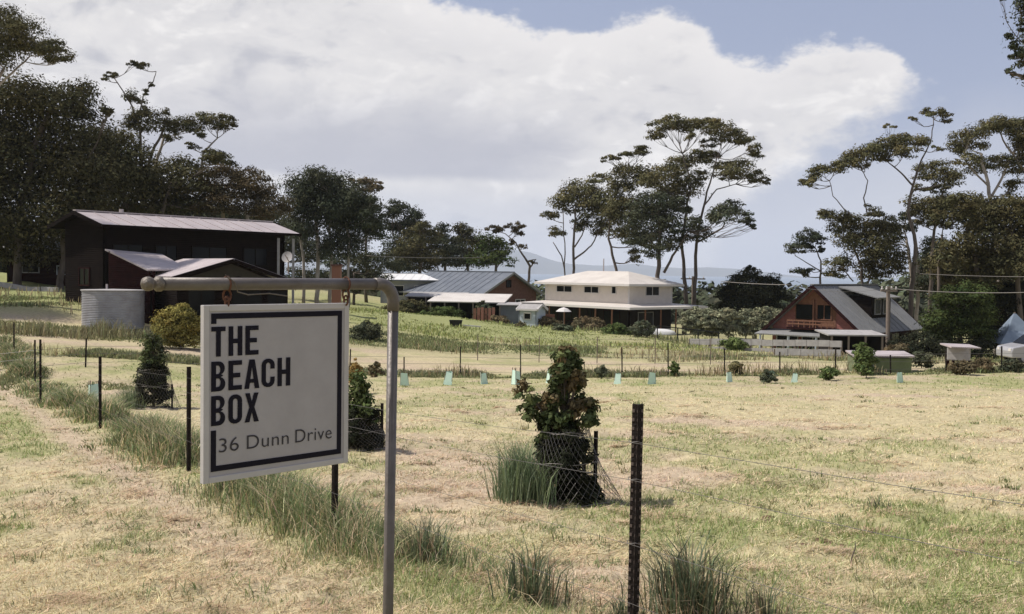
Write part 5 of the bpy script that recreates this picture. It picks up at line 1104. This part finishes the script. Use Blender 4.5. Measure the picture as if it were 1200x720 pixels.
tree('gum_tree', 'tallest gum of the central group with layered umbrella crown', 92, [[(803, 335, 3.0), (801, 305, 2.4), (799, 280, 2.1), (804, 250, 1.8), (810, 215, 1.4), (800, 180, 1)], [(814, 335, 2.8), (815, 300, 2.4), (817, 280, 2.1), (824, 245, 1.7), (832, 215, 1.2), (840, 185, .9)], [(817, 284, 1.6), (832, 276, 1.3), (846, 268, 1), (852, 256, .7)], [(826, 240, 1.2), (840, 222, .9), (862, 216, .6)]],
     [(769, 156, 10, 7), (776, 147, 14, 6), (795, 141, 18, 5), (800, 150, 14, 5), (812, 146, 12, 5), (828, 147, 18, 6), (845, 152, 16, 7), (858, 160, 16, 8), (868, 165, 12, 6), (884, 176, 9, 5), (888, 180, 6, 5), (832, 168, 9, 4.5), (808, 158, 6, 6),
      (783, 203, 22, 8), (800, 194, 18, 8), (820, 184, 18, 7), (832, 180, 12, 5), (846, 194, 12, 5), (863, 198, 18, 9), (852, 206, 14, 5), (888, 208, 8, 8), (897, 212, 4, 5), (878, 206, 6, 4), (765, 212, 16, 9), (818, 210, 10, 9), (800, 222, 18, 11), (783, 228, 14, 8)], OL * 1.08, group=GC, seed=22, dj=.4)
tree('gum_tree', 'dark lower gum with thick stem in front of the tallest central gum', 89, [[(771, 335, 3.4), (772, 300, 3), (774, 270, 2.4), (770, 240, 1.6)], [(778, 320, 2.2), (788, 300, 1.8), (798, 285, 1.4), (806, 272, 1)]],
     [(765, 238, 20, 10), (782, 246, 18, 10), (750, 246, 14, 9), (760, 262, 22, 12), (784, 262, 14, 11), (755, 280, 20, 8), (775, 284, 20, 9), (765, 296, 12, 7), (796, 278, 9, 7), (812, 262, 10, 7), (815, 274, 14, 9), (803, 250, 8, 6), (850, 250, 14, 8), (842, 256, 12, 7), (858, 244, 9, 8), (873, 254, 7, 8), (878, 262, 5, 5), (884, 267, 3, 2), (796, 238, 9, 6)], DK * 1.55, group=GC, seed=23, dj=.4)
tree('dark_shrub', 'round near-black conifer mass between the cream house and the rose gable', 92, [[(885, 372, 3), (885, 345, 2)]], [(880, 324, 14, 9), (864, 330, 14, 9), (900, 330, 14, 9), (855, 344, 14, 12), (885, 342, 24, 14), (912, 345, 14, 11), (868, 358, 22, 12), (902, 358, 22, 12), (880, 314, 5, 4), (848, 360, 8, 8)], DK * .6, group='dark shrubs', cat='shrub', cover=1.9, grow=1.0, seed=24, dj=.5, limbs=False, thick=.8)
# right group
tree('gum_tree', 'elegant gum with long flat crown reaching left over the rose gable', 78, [[(1068, 345, 3.4), (1070, 320, 3.2), (1073, 288, 2.8), (1064, 250, 2.1), (1070, 217, 1.8), (1080, 187, 1.2), (1092, 160, .8), (1094, 140, .6)], [(1070, 218, 1.5), (1060, 207, 1.2), (1048, 196, 1), (1038, 188, .7)], [(1066, 232, 1), (1072, 222, 1), (1090, 220, 1.2), (1102, 216, .8)], [(1016, 250, 1.), (1012, 232, .9), (1017, 212, .7), (1010, 200, .5)], [(1000, 255, .9), (988, 244, .8), (976, 230, .6), (972, 212, .5)]],
     [(943, 211, 6, 6), (954, 206, 9, 6), (966, 200, 13, 6), (980, 197, 12, 6), (993, 190, 12, 7), (1003, 184, 14, 8), (1018, 180, 14, 8), (1030, 172, 14, 7), (1046, 170, 16, 8), (1062, 165, 18, 6), (1078, 165, 12, 6), (1062, 178, 14, 6), (1035, 185, 13, 5), (1012, 196, 8, 3), (1092, 132, 12, 4), (1100, 134, 12, 3.5), (1109, 139, 6, 4), (1070, 139, 4, 2.5), (1043, 148, 8, 2.2), (1100, 174, 8, 2.5), (948, 216, 6, 4)], OL * 1.1, group=GR, seed=30, dj=.2)
tree('gum_tree', 'mid height gum just right of the flat crowned gum stem', 82, [[(1090, 345, 3), (1092, 300, 2.4), (1098, 255, 1.8), (1105, 225, 1.2)]],
     [(1083, 204, 12, 7), (1095, 198, 14, 8), (1108, 206, 12, 7), (1118, 212, 10, 8), (1088, 220, 14, 4), (1100, 222, 10, 4), (1078, 238, 14, 8), (1092, 246, 16, 10), (1072, 252, 8, 10), (1106, 240, 14, 10), (1085, 262, 10, 6)], OL * .95, group=GR, seed=31, dj=.4)
tree('gum_tree', 'bushy lower gum left of the pale trunk behind the rose gable', 80, [[(1010, 345, 2.2), (1010, 315, 1.8), (1000, 290, 1.2)], [(1016, 335, 1.4), (1028, 300, 1.1)], [(1000, 330, 1), (990, 318, .8)]],
     [(972, 252, 9, 7), (985, 256, 12, 7), (979, 268, 8, 6), (997, 264, 14, 9), (1010, 270, 16, 10), (1022, 247, 7, 8), (1035, 258, 10, 7), (1030, 272, 18, 9), (1000, 282, 20, 8), (1024, 290, 22, 12), (1045, 290, 14, 12), (1035, 305, 18, 10), (1044, 272, 12, 10), (1018, 318, 12, 12), (1030, 320, 10, 8), (985, 310, 14, 8), (978, 320, 12, 5), (1050, 312, 9, 12)], OL * .85, group=GR, seed=32, dj=.45)
tree('gum_tree', 'small open gum furthest left of the right hand group', 84, [[(962, 345, 1.8), (961, 325, 1.5), (962, 306, 1.1), (955, 290, .8)], [(962, 318, 1), (945, 308, .7), (932, 300, .5)]],
     [(948, 276, 10, 6), (958, 280, 9, 6), (940, 283, 9, 6), (932, 291, 8, 6), (945, 292, 10, 4), (962, 292, 4, 5), (937, 320, 10, 4), (946, 317, 6, 3), (928, 294, 5, 4)], GG * .7, group=GR, seed=33, dj=.3)
tree('gum_tree', 'large gum with twisted pale limbs near the top of the right edge', 70, [[(1170, 350, 5), (1172, 300, 4), (1165, 250, 3.2), (1158, 215, 2.4), (1150, 180, 1.8)], [(1162, 230, 2), (1178, 200, 1.6), (1190, 175, 1.2)], [(1160, 220, 1.6), (1140, 200, 1.2), (1128, 185, .8)], [(1200, 200, 2), (1180, 172, 1.3), (1168, 150, .8)]],
     [(1138, 156, 16, 8), (1128, 166, 12, 8), (1125, 178, 10, 10), (1132, 188, 12, 7), (1160, 148, 14, 7), (1172, 144, 16, 7), (1185, 146, 14, 7), (1196, 152, 14, 12), (1210, 160, 16, 20), (1150, 196, 14, 8), (1172, 190, 16, 6), (1200, 180, 12, 14), (1190, 196, 16, 8), (1222, 190, 18, 24), (1150, 172, 8, 5), (1187, 222, 10, 9)], OL * 1.0, group=GR, bark='palebark', seed=34, dj=.35, cover=.9)
tree('gum_tree', 'broad olive gum crown low at the right edge above the power lines', 66, [[(1150, 372, 4), (1148, 330, 3.6), (1140, 290, 2.6), (1132, 262, 1.8)], [(1196, 372, 4), (1194, 310, 3.2), (1186, 270, 2.2)], [(1100, 365, 2.4), (1100, 310, 2.1), (1104, 275, 1.5)]],
     [(1112, 242, 18, 9), (1130, 238, 18, 9), (1148, 246, 18, 10), (1165, 244, 18, 10), (1182, 242, 18, 10), (1200, 250, 20, 14), (1104, 258, 16, 8), (1125, 258, 20, 9), (1150, 264, 22, 10), (1176, 264, 22, 12), (1200, 275, 24, 16), (1140, 284, 20, 10), (1165, 288, 24, 12), (1116, 300, 16, 14), (1140, 308, 22, 14), (1170, 312, 24, 14), (1195, 305, 22, 22), (1098, 312, 14, 12), (1220, 290, 20, 40), (1112, 326, 14, 9), (1150, 328, 22, 8)], OL * .75, group=GR, seed=35, dj=.45, cover=1.2, ls=.24)
tree('gum_tree', 'dark leafy gum with pale trunk immediately behind the dormer', 86, [[(1067, 352, 2.6), (1069, 325, 2.6), (1065, 300, 2.4), (1062, 278, 1.6)], [(1076, 350, 2.6), (1076, 310, 2.4), (1074, 290, 2)], [(1110, 350, 2), (1106, 320, 1.5), (1113, 300, 1)]],
     [(1086, 300, 12, 9), (1096, 288, 12, 10), (1060, 268, 10, 6), (1085, 318, 14, 9), (1062, 256, 8, 5), (1100, 330, 16, 9), (1120, 338, 16, 10), (1085, 332, 12, 8)], GG * .6, group=GR, bark='palebark', seed=36, dj=.4)
tree('gum_tree', 'sparse hanging leaves of a nearer gum cut by the top right edge', 30, [[(1262, 330, 9), (1250, 150, 6), (1236, 60, 3)], [(1240, 80, 2.2), (1210, 60, 1.2), (1192, 44, .6)]],
     [(1180, 40, 4, 5), (1186, 47, 4, 4), (1190, 55, 6, 5), (1196, 62, 8, 5), (1188, 66, 5, 3), (1200, 72, 10, 6), (1181, 84, 5, 2.5), (1186, 88, 2.5, 4), (1200, 90, 4, 3), (1199, 30, 5, 7), (1196, 3, 8, 4), (1173, -3, 4, 3), (1210, 40, 9, 14), (1205, 10, 12, 8), (1235, 30, 30, 30), (1240, 80, 26, 22)], GG * .8, group=GR, ls=.10, seed=37, dj=.2, cover=.8)
tree('gum_tree', 'big gum just outside the left edge whose shade falls across the lawn', 48, [[(-150, 380, 7), (-148, 250, 5), (-140, 160, 3)]], [(-150, 130, 50, 25), (-120, 150, 36, 24), (-180, 150, 40, 24), (-150, 175, 50, 22), (-110, 120, 30, 18)], OL * .8, group=GL, seed=60, cover=1.2)
# dark backdrop trees under the right hand crowns and behind the left house: real trees further back
tree('broadleaf_tree', 'dark understorey tree filling the gap beneath the right hand gum crowns', 96, [[(1110, 360, 3), (1110, 320, 2)], [(1170, 360, 3), (1170, 320, 2)]], [(1090, 318, 20, 12), (1115, 310, 22, 14), (1140, 318, 22, 14), (1165, 306, 24, 14), (1190, 314, 22, 16), (1100, 336, 24, 12), (1135, 338, 24, 12), (1170, 334, 26, 14), (1205, 332, 24, 18), (1078, 334, 12, 10)], DK * .9, group=GR, seed=55, dj=.5, cover=1.3)
tree('broadleaf_tree', 'bright green bushy tree right of the rose gabled house', 62, [[(1125, 405, 4), (1125, 380, 3)]], [(1120, 345, 16, 8), (1140, 345, 16, 10), (1108, 356, 16, 10), (1128, 362, 20, 12), (1100, 374, 14, 10), (1120, 382, 22, 12), (1145, 368, 16, 16), (1098, 390, 12, 8), (1115, 396, 20, 8), (1148, 390, 14, 14)], GN * .6, group='shrubs round the rose gabled house', seed=38, dj=.5, cover=1.6, ls=.17)
tree('broadleaf_tree', 'shadowy tree between the green bush and the blue tarpaulin', 68, [[(1170, 410, 4), (1168, 380, 3)]], [(1160, 352, 20, 12), (1180, 350, 20, 12), (1162, 374, 16, 14), (1182, 345, 16, 10), (1165, 396, 18, 14), (1205, 350, 20, 20), (1200, 375, 10, 20)], DK * .6, group='shrubs round the rose gabled house', seed=39, dj=.5, cover=1.8, ls=.26)
tree('broadleaf_tree', 'tall dark tree far behind the right half of the long roof', 120, [[(330, 330, 3), (330, 290, 2)]], [(325, 262, 22, 14), (345, 272, 18, 14), (310, 280, 24, 14), (335, 292, 28, 14), (300, 262, 20, 14), (365, 296, 20, 12)], DK * 1.3, group=GM, seed=40, dj=.5)
tree('broadleaf_tree', 'dark tree whose foliage shows above the left end of the long roof', 86, [[(200, 330, 3), (200, 290, 2)]], [(160, 262, 34, 18), (210, 258, 36, 16), (255, 262, 34, 16), (290, 268, 28, 14), (120, 268, 30, 20), (60, 300, 40, 30), (10, 300, 40, 34), (90, 285, 30, 30)], DK * .9, group=GL, seed=41, dj=.5, cover=1.8, ls=.34)
tree('broadleaf_tree', 'dark hedge like tree under the drooping tree right of the satellite dish', 94, [[(415, 345, 2), (415, 320, 1.5)]], [(402, 306, 16, 8), (425, 306, 16, 9), (448, 308, 16, 8), (440, 324, 16, 8), (415, 324, 18, 8), (470, 312, 12, 6), (372, 326, 20, 8), (350, 326, 14, 10), (425, 338, 20, 6)], DK * 1.4, group=GM, seed=42, dj=.5)

# shrubs
def shrub(px, pyb, pyt, w, d, tint, label, name='shrub', group='shrubs and bushes in the rough grass', cover=1.15, ls=None, dj=.3, seed=0, asp=.42, n_=6):
    rs = random.Random(int(px) + seed); cl = []; h = (pyb - pyt) / 2; cy = (pyb + pyt) / 2
    for i in range(n_):
        a = i / n_ * 6.28; cl.append((px + w * .30 * math.cos(a) + rs.uniform(-.08, .08) * w, cy + h * .42 * math.sin(a), w * .26, h * .48))
    cl.append((px, cy, w * .3, h * .6)); cl.append((px + rs.uniform(-.1, .1) * w, pyt + h * .35, w * .16, h * .35))
    return tree(name, label, d, [[(px, pyb, max(.8, w * .03)), (px, cy, max(.5, w * .015))]], cl, tint, group=group, cat='shrub', seed=seed, dj=dj, cover=cover, ls=ls, asp=asp, limbs=False)
for i, (px, w) in enumerate([(815, 22), (834, 24), (854, 22), (874, 24), (894, 24), (912, 18)]):
    lb = ['leftmost grey green bush of the clipped row below the cream house', 'second bush from the left in the grey green row', 'third bush from the left in the grey green row', 'fourth bush from the left in the grey green row', 'fifth bush from the left in the grey green row', 'last grey green bush of the row, touching the rose gabled house'][i]
    shrub(px, 396, 360 + (i * 5) % 4, w * 1.25, 76, np.array([.21, .215, .135]), lb, group='row of grey green bushes', seed=i, cover=1.2, dj=.3, n_=9)
shrub(212, 412, 358, 46, 40, np.array([.22, .19, .06]), 'yellow and orange tinged shrub left of the upper part of the sign', seed=3, n_=8)
shrub(428, 412, 378, 34, 52, DK * 1.6, 'dark green bush seen right of the sign edge below the pipe arm', seed=5)
shrub(416, 462, 420, 16, 26, np.array([.25, .17, .06]), 'thin yellowing sapling close to the right edge of the sign', seed=6, cover=.7)
for px, pyb, pyt, w, d, tint, lb in [
    (478, 372, 352, 50, 82, OL * .8, 'low brown bush beneath the pinkish shed at its left end'), (520, 376, 360, 50, 79, GN * .7, 'green bush in front of the pinkish shed'), (568, 380, 352, 18, 78, DK * 1.3, 'dark upright conifer in front of the pinkish shed'),
    (585, 384, 370, 22, 76, BR, 'reddish low bush below the blue grey shed'), (690, 392, 372, 34, 78, BR * .9, 'brownish flowering bush below the cream verandah, left of centre'), (722, 398, 380, 30, 74, GN * .8, 'green rounded bush below the cream verandah'),
    (752, 398, 376, 22, 73, DK * 2, 'dark bush near the upturned dinghy'), (660, 396, 380, 26, 74, GG, 'grey green bush below the patio umbrella'), (640, 388, 372, 26, 77, BR * .8, 'dry brown bush by the garden bench'), (860, 412, 396, 30, 62, GN, 'bright green weeds clump below the grey green row'),
    (608, 392, 378, 20, 74, OL, 'small olive bush below the tiny pale shed'), (1052, 424, 402, 26, 52, BR * .9, 'reddish brown bush right of the olive hut'), (1012, 440, 402, 24, 42, GN * .9, 'tall narrow green bush just left of the olive hut front'), (1080, 432, 412, 24, 46, DK * 1.4, 'dark low bush between the olive hut and the pale raised box'),
    (1150, 438, 420, 26, 44, BR * .8, 'dark brown bush right of the pale raised box'), (1186, 438, 422, 24, 43, DK * 1.5, 'dark bush in front of the silver car'), (1128, 440, 424, 30, 43, BR * .7, 'low dark bush under the pale raised box'),
    (972, 447, 430, 20, 33, GN * .9, 'small round green bush at the paddock back edge below the board fence'), (900, 450, 434, 18, 32.5, GG, 'small dull green bush at the paddock back edge, left of the round one'), (1015, 444, 424, 12, 34, GN * .8, 'upright dark green seedling bush below the olive hut'),
    (862, 440, 424, 16, 35, OL, 'small dry bush by the far wire fence'), (790, 442, 424, 12, 35.2, GN * .7, 'thin bush at the fence right of the pale green guard'), (705, 444, 428, 14, 35.2, DK * 2, 'dark tuft bush at the fence right of the caged tree'), (440, 444, 424, 14, 35, BR, 'reddish tuft bush at the fence left of the galvanised pole')]:
    shrub(px, pyb, pyt, w, (dfor(px, pyb) if pyb > 400 else d), tint * 1.25, lb, seed=int(px))
tree('broadleaf_tree', 'low dark hedge along the foot of the rose gabled house', 60, [[(1085, 420, 3), (1085, 400, 2)]], [(1060, 404, 14, 9), (1082, 402, 16, 10), (1100, 410, 18, 9), (1070, 414, 16, 7), (1146, 410, 16, 9)], DK * .7, group='shrubs round the rose gabled house', seed=50, cover=1.3, dj=.4, limbs=False)

# ------------------------------------------------------------------ caged young trees in the paddock
def cage_tree(px, d, H, w, label, clab, foliage, low, netr, neth, stakes, grass, tint, seed=1, flare=.1):
    c0 = G(px, d, 0); rs = random.Random(seed)
    t = empty('young_tree', c0, label, 'tree', 'young trees in wire cages')
    mb = MB().tube([c0 - Vector((0, 0, .05)), c0 + Vector((.01, 0, H * .4)), c0 + Vector((-.01, .01, H * .9))], [.03, .022, .008], 8)
    mb.build('trunk', MT['bark'], t, smooth=True)
    Vs, Cs = [], []; mb = MB()
    for fx, fz, fr in foliage:                       # leafy shoots
        a = rs.uniform(0, 6.28); base = c0 + Vector((0, 0, max(.15, fz * .6)) ); tip = c0 + Vector((fx, rs.uniform(-.5, .5) * w * .6, fz)); mb.tube([base, base.lerp(tip, .5) + Vector((0, 0, -.02)), tip], [.009, .007, .004], 5)
        k = 7; cen = np.array([tuple(tip + Vector((rs.gauss(0, fr * .8), rs.gauss(0, fr * .8), rs.gauss(0, fr * .9)))) for _ in range(k)])
        Vt, C = leafcloud(cen, np.full((k, 3), fr * .62), 120, .060, (tint if rs.random() < .28 else np.array([.085, .105, .045])) * rs.uniform(.6, 1.35), -.25, .5); Vs.append(Vt); Cs.append(C)
    mb.build('branches', MT['bark'], t, smooth=True)
    n_ = 90; z = np.array([rs.uniform(.03, low) for _ in range(n_)]); a = np.array([rs.uniform(0, 6.28) for _ in range(n_)]); r = np.array([math.sqrt(rs.uniform(0, 1)) for _ in range(n_)]) * (netr[0] * (1 - z / neth) + netr[1] * z / neth) * .9
    cen = np.stack([c0.x + r * np.cos(a) + flare * (1 - z / neth) * .3, c0.y + r * np.sin(a), c0.z + z], -1); Vt, C = leafcloud(cen, np.full((n_, 3), .055), 11000, .05, DK * .55, .1, .45)
    np_mesh('lower_foliage', Vt, np.arange(len(Vt)).reshape(-1, 4), MT['leaf'], col=C, parent=t)
    Vt = np.concatenate(Vs); C = np.concatenate(Cs); np_mesh('crown', Vt, np.arange(len(Vt)).reshape(-1, 4), MT['leaf'], col=C, parent=t)
    # wire cage, flared towards the ground on the right
    g = empty('wire_cage', c0, clab, 'tree cage', 'wire cages round the young trees')
    def cp(a, s):
        r = netr[0] * (1 - s) + netr[1] * s; x = c0.x + r * math.cos(a) + flare * (1 - s) ** 2 * max(0, math.cos(a)); y = c0.y + r * math.sin(a)
        return Vector((x, y, (gz(x, y) + .015) * (1 - s) + (c0.z + neth) * s + .012 * math.sin(a * 5 + s * 9)))
    mb = MB(); nw = 40
    for k in range(nw):
        for sg_ in (-1, 1):
            pts = [cp(2 * math.pi * k / nw + sg_ * s * 1.25, s) for s in np.linspace(0, 1, 9)]; mb.tube(pts, .0016, 3, cap=False)
    mb.build('netting', MT['darkwire'], g)
    for s in (.0, .55, .97): MB().tube([cp(a, s) for a in np.linspace(0, 2 * math.pi, 29)], .0035 if s > .1 else .006, 5).build('hoop', MT['wire'] if s > .1 else MT['darkwire'], g, smooth=True)
    for dx, dy, hh in stakes: q = Vector((c0.x + dx, c0.y + dy, gz(c0.x + dx, c0.y + dy) - .1)); picket(q, hh + .1, g, r=.016, holes=False)
    for dx, dy, hh, n2, sp in grass:
        x = c0.x + dx + RNG.normal(0, sp, n2); y = c0.y + dy + RNG.normal(0, sp, n2); h = hh * RNG.uniform(.4, 1.05, n2); c = jit(np.ones((n2, 3)) * np.array([[.20, .25, .14]]), .25)
        Vv, F, C = blades(n2, x, y, ground(x, y), h, RNG.uniform(.006, .011, n2), h * RNG.uniform(.1, .75, n2), c, seg=2)
        o = np_mesh('tall_grass', Vv, F, MT['grass'], col=C); tag(o, 'tall green grass clump against the left side of the ' + grass_lab, 'tall grass', 'grass clumps beside the caged trees', kind='stuff')
rs_ = random.Random(4); fol = []
for i in range(58):
    z = rs_.uniform(.62, 1.36); wx = .225 * (1 - ((z - .62) / .80) ** 1.2) + .03; fol.append((rs_.uniform(-wx, wx) * 1.0, z, .042))
fol += [(-.33, .98, .05), (-.38, 1.05, .045), (-.30, .86, .05), (-.34, .80, .045), (.02, 1.36, .04), (-.02, 1.26, .05), (.22, .92, .045), (.24, .78, .045), (.0, 1.42, .03)]
grass_lab = 'big caged tree'
cage_tree(664, 9.45, 1.30, .5, 'reddish green leafy young tree standing in the wire cage in mid paddock', 'flared wire cage with three hoops round the big young tree', fol, .72, (.36, .22), .68, [(.29, .05, .66), (.20, .30, .5)], [(-.40, -.05, .66, 900, .10), (-.30, -.20, .45, 400, .10), (-.48, .05, .40, 300, .08)], np.array([.135, .105, .055]), 4, flare=.2)
grass_lab = 'cage half hidden by the sign'
rs_ = random.Random(9); fol = [(rs_.uniform(-.2, .2) * (1 - i / 26), .35 + i * .022, .07) for i in range(24)]
cage_tree(422, 13.6, .9, .4, 'short green young tree partly hidden behind the right edge of the sign', 'low dark wire cage showing right of the sign', fol, .5, (.34, .26), .42, [(.30, 0, .6)], [(-.3, 0, .4, 200, .1)], GN * .8, 9, flare=.1)
grass_lab = 'small left caged tree'
rs_ = random.Random(12); fol = [(rs_.uniform(-.28, .28) * (1 - i / 42), .45 + i * .026, .085) for i in range(38)]
cage_tree(180, 21, 1.45, .5, 'dark conical young tree in the paddock left of the sign', 'wire cage round the conical tree left of the sign', fol, .9, (.42, .30), .8, [(.38, 0, .5)], [(-.45, 0, .55, 700, .14), (-.3, -.2, .35, 300, .1)], DK * 1.5, 12, flare=.12)

# ------------------------------------------------------------------ haze
hzb = MB(); hzb.hexa([(x, y, z) for z in (-24, 270) for x, y in ((-9700, -9700), (9700, -9700), (9700, 9700), (-9700, 9700))])
hm_ = bpy.data.materials.new('haze'); hm_.use_nodes = True; nn = hm_.node_tree; nn.nodes.clear(); out = nn.nodes.new('ShaderNodeOutputMaterial'); pv = nn.nodes.new('ShaderNodeVolumePrincipled')
pv.inputs['Color'].default_value = (.80, .86, .95, 1); pv.inputs['Density'].default_value = .00011; pv.inputs['Anisotropy'].default_value = .2; nn.links.new(pv.outputs[0], out.inputs['Volume'])
o = hzb.build('haze', hm_); tag(o, 'thin sea haze over the whole valley', kind='stuff')
SC.cycles.volume_bounces = 1; SC.cycles.max_bounces = 8; SC.cycles.transparent_max_bounces = 16
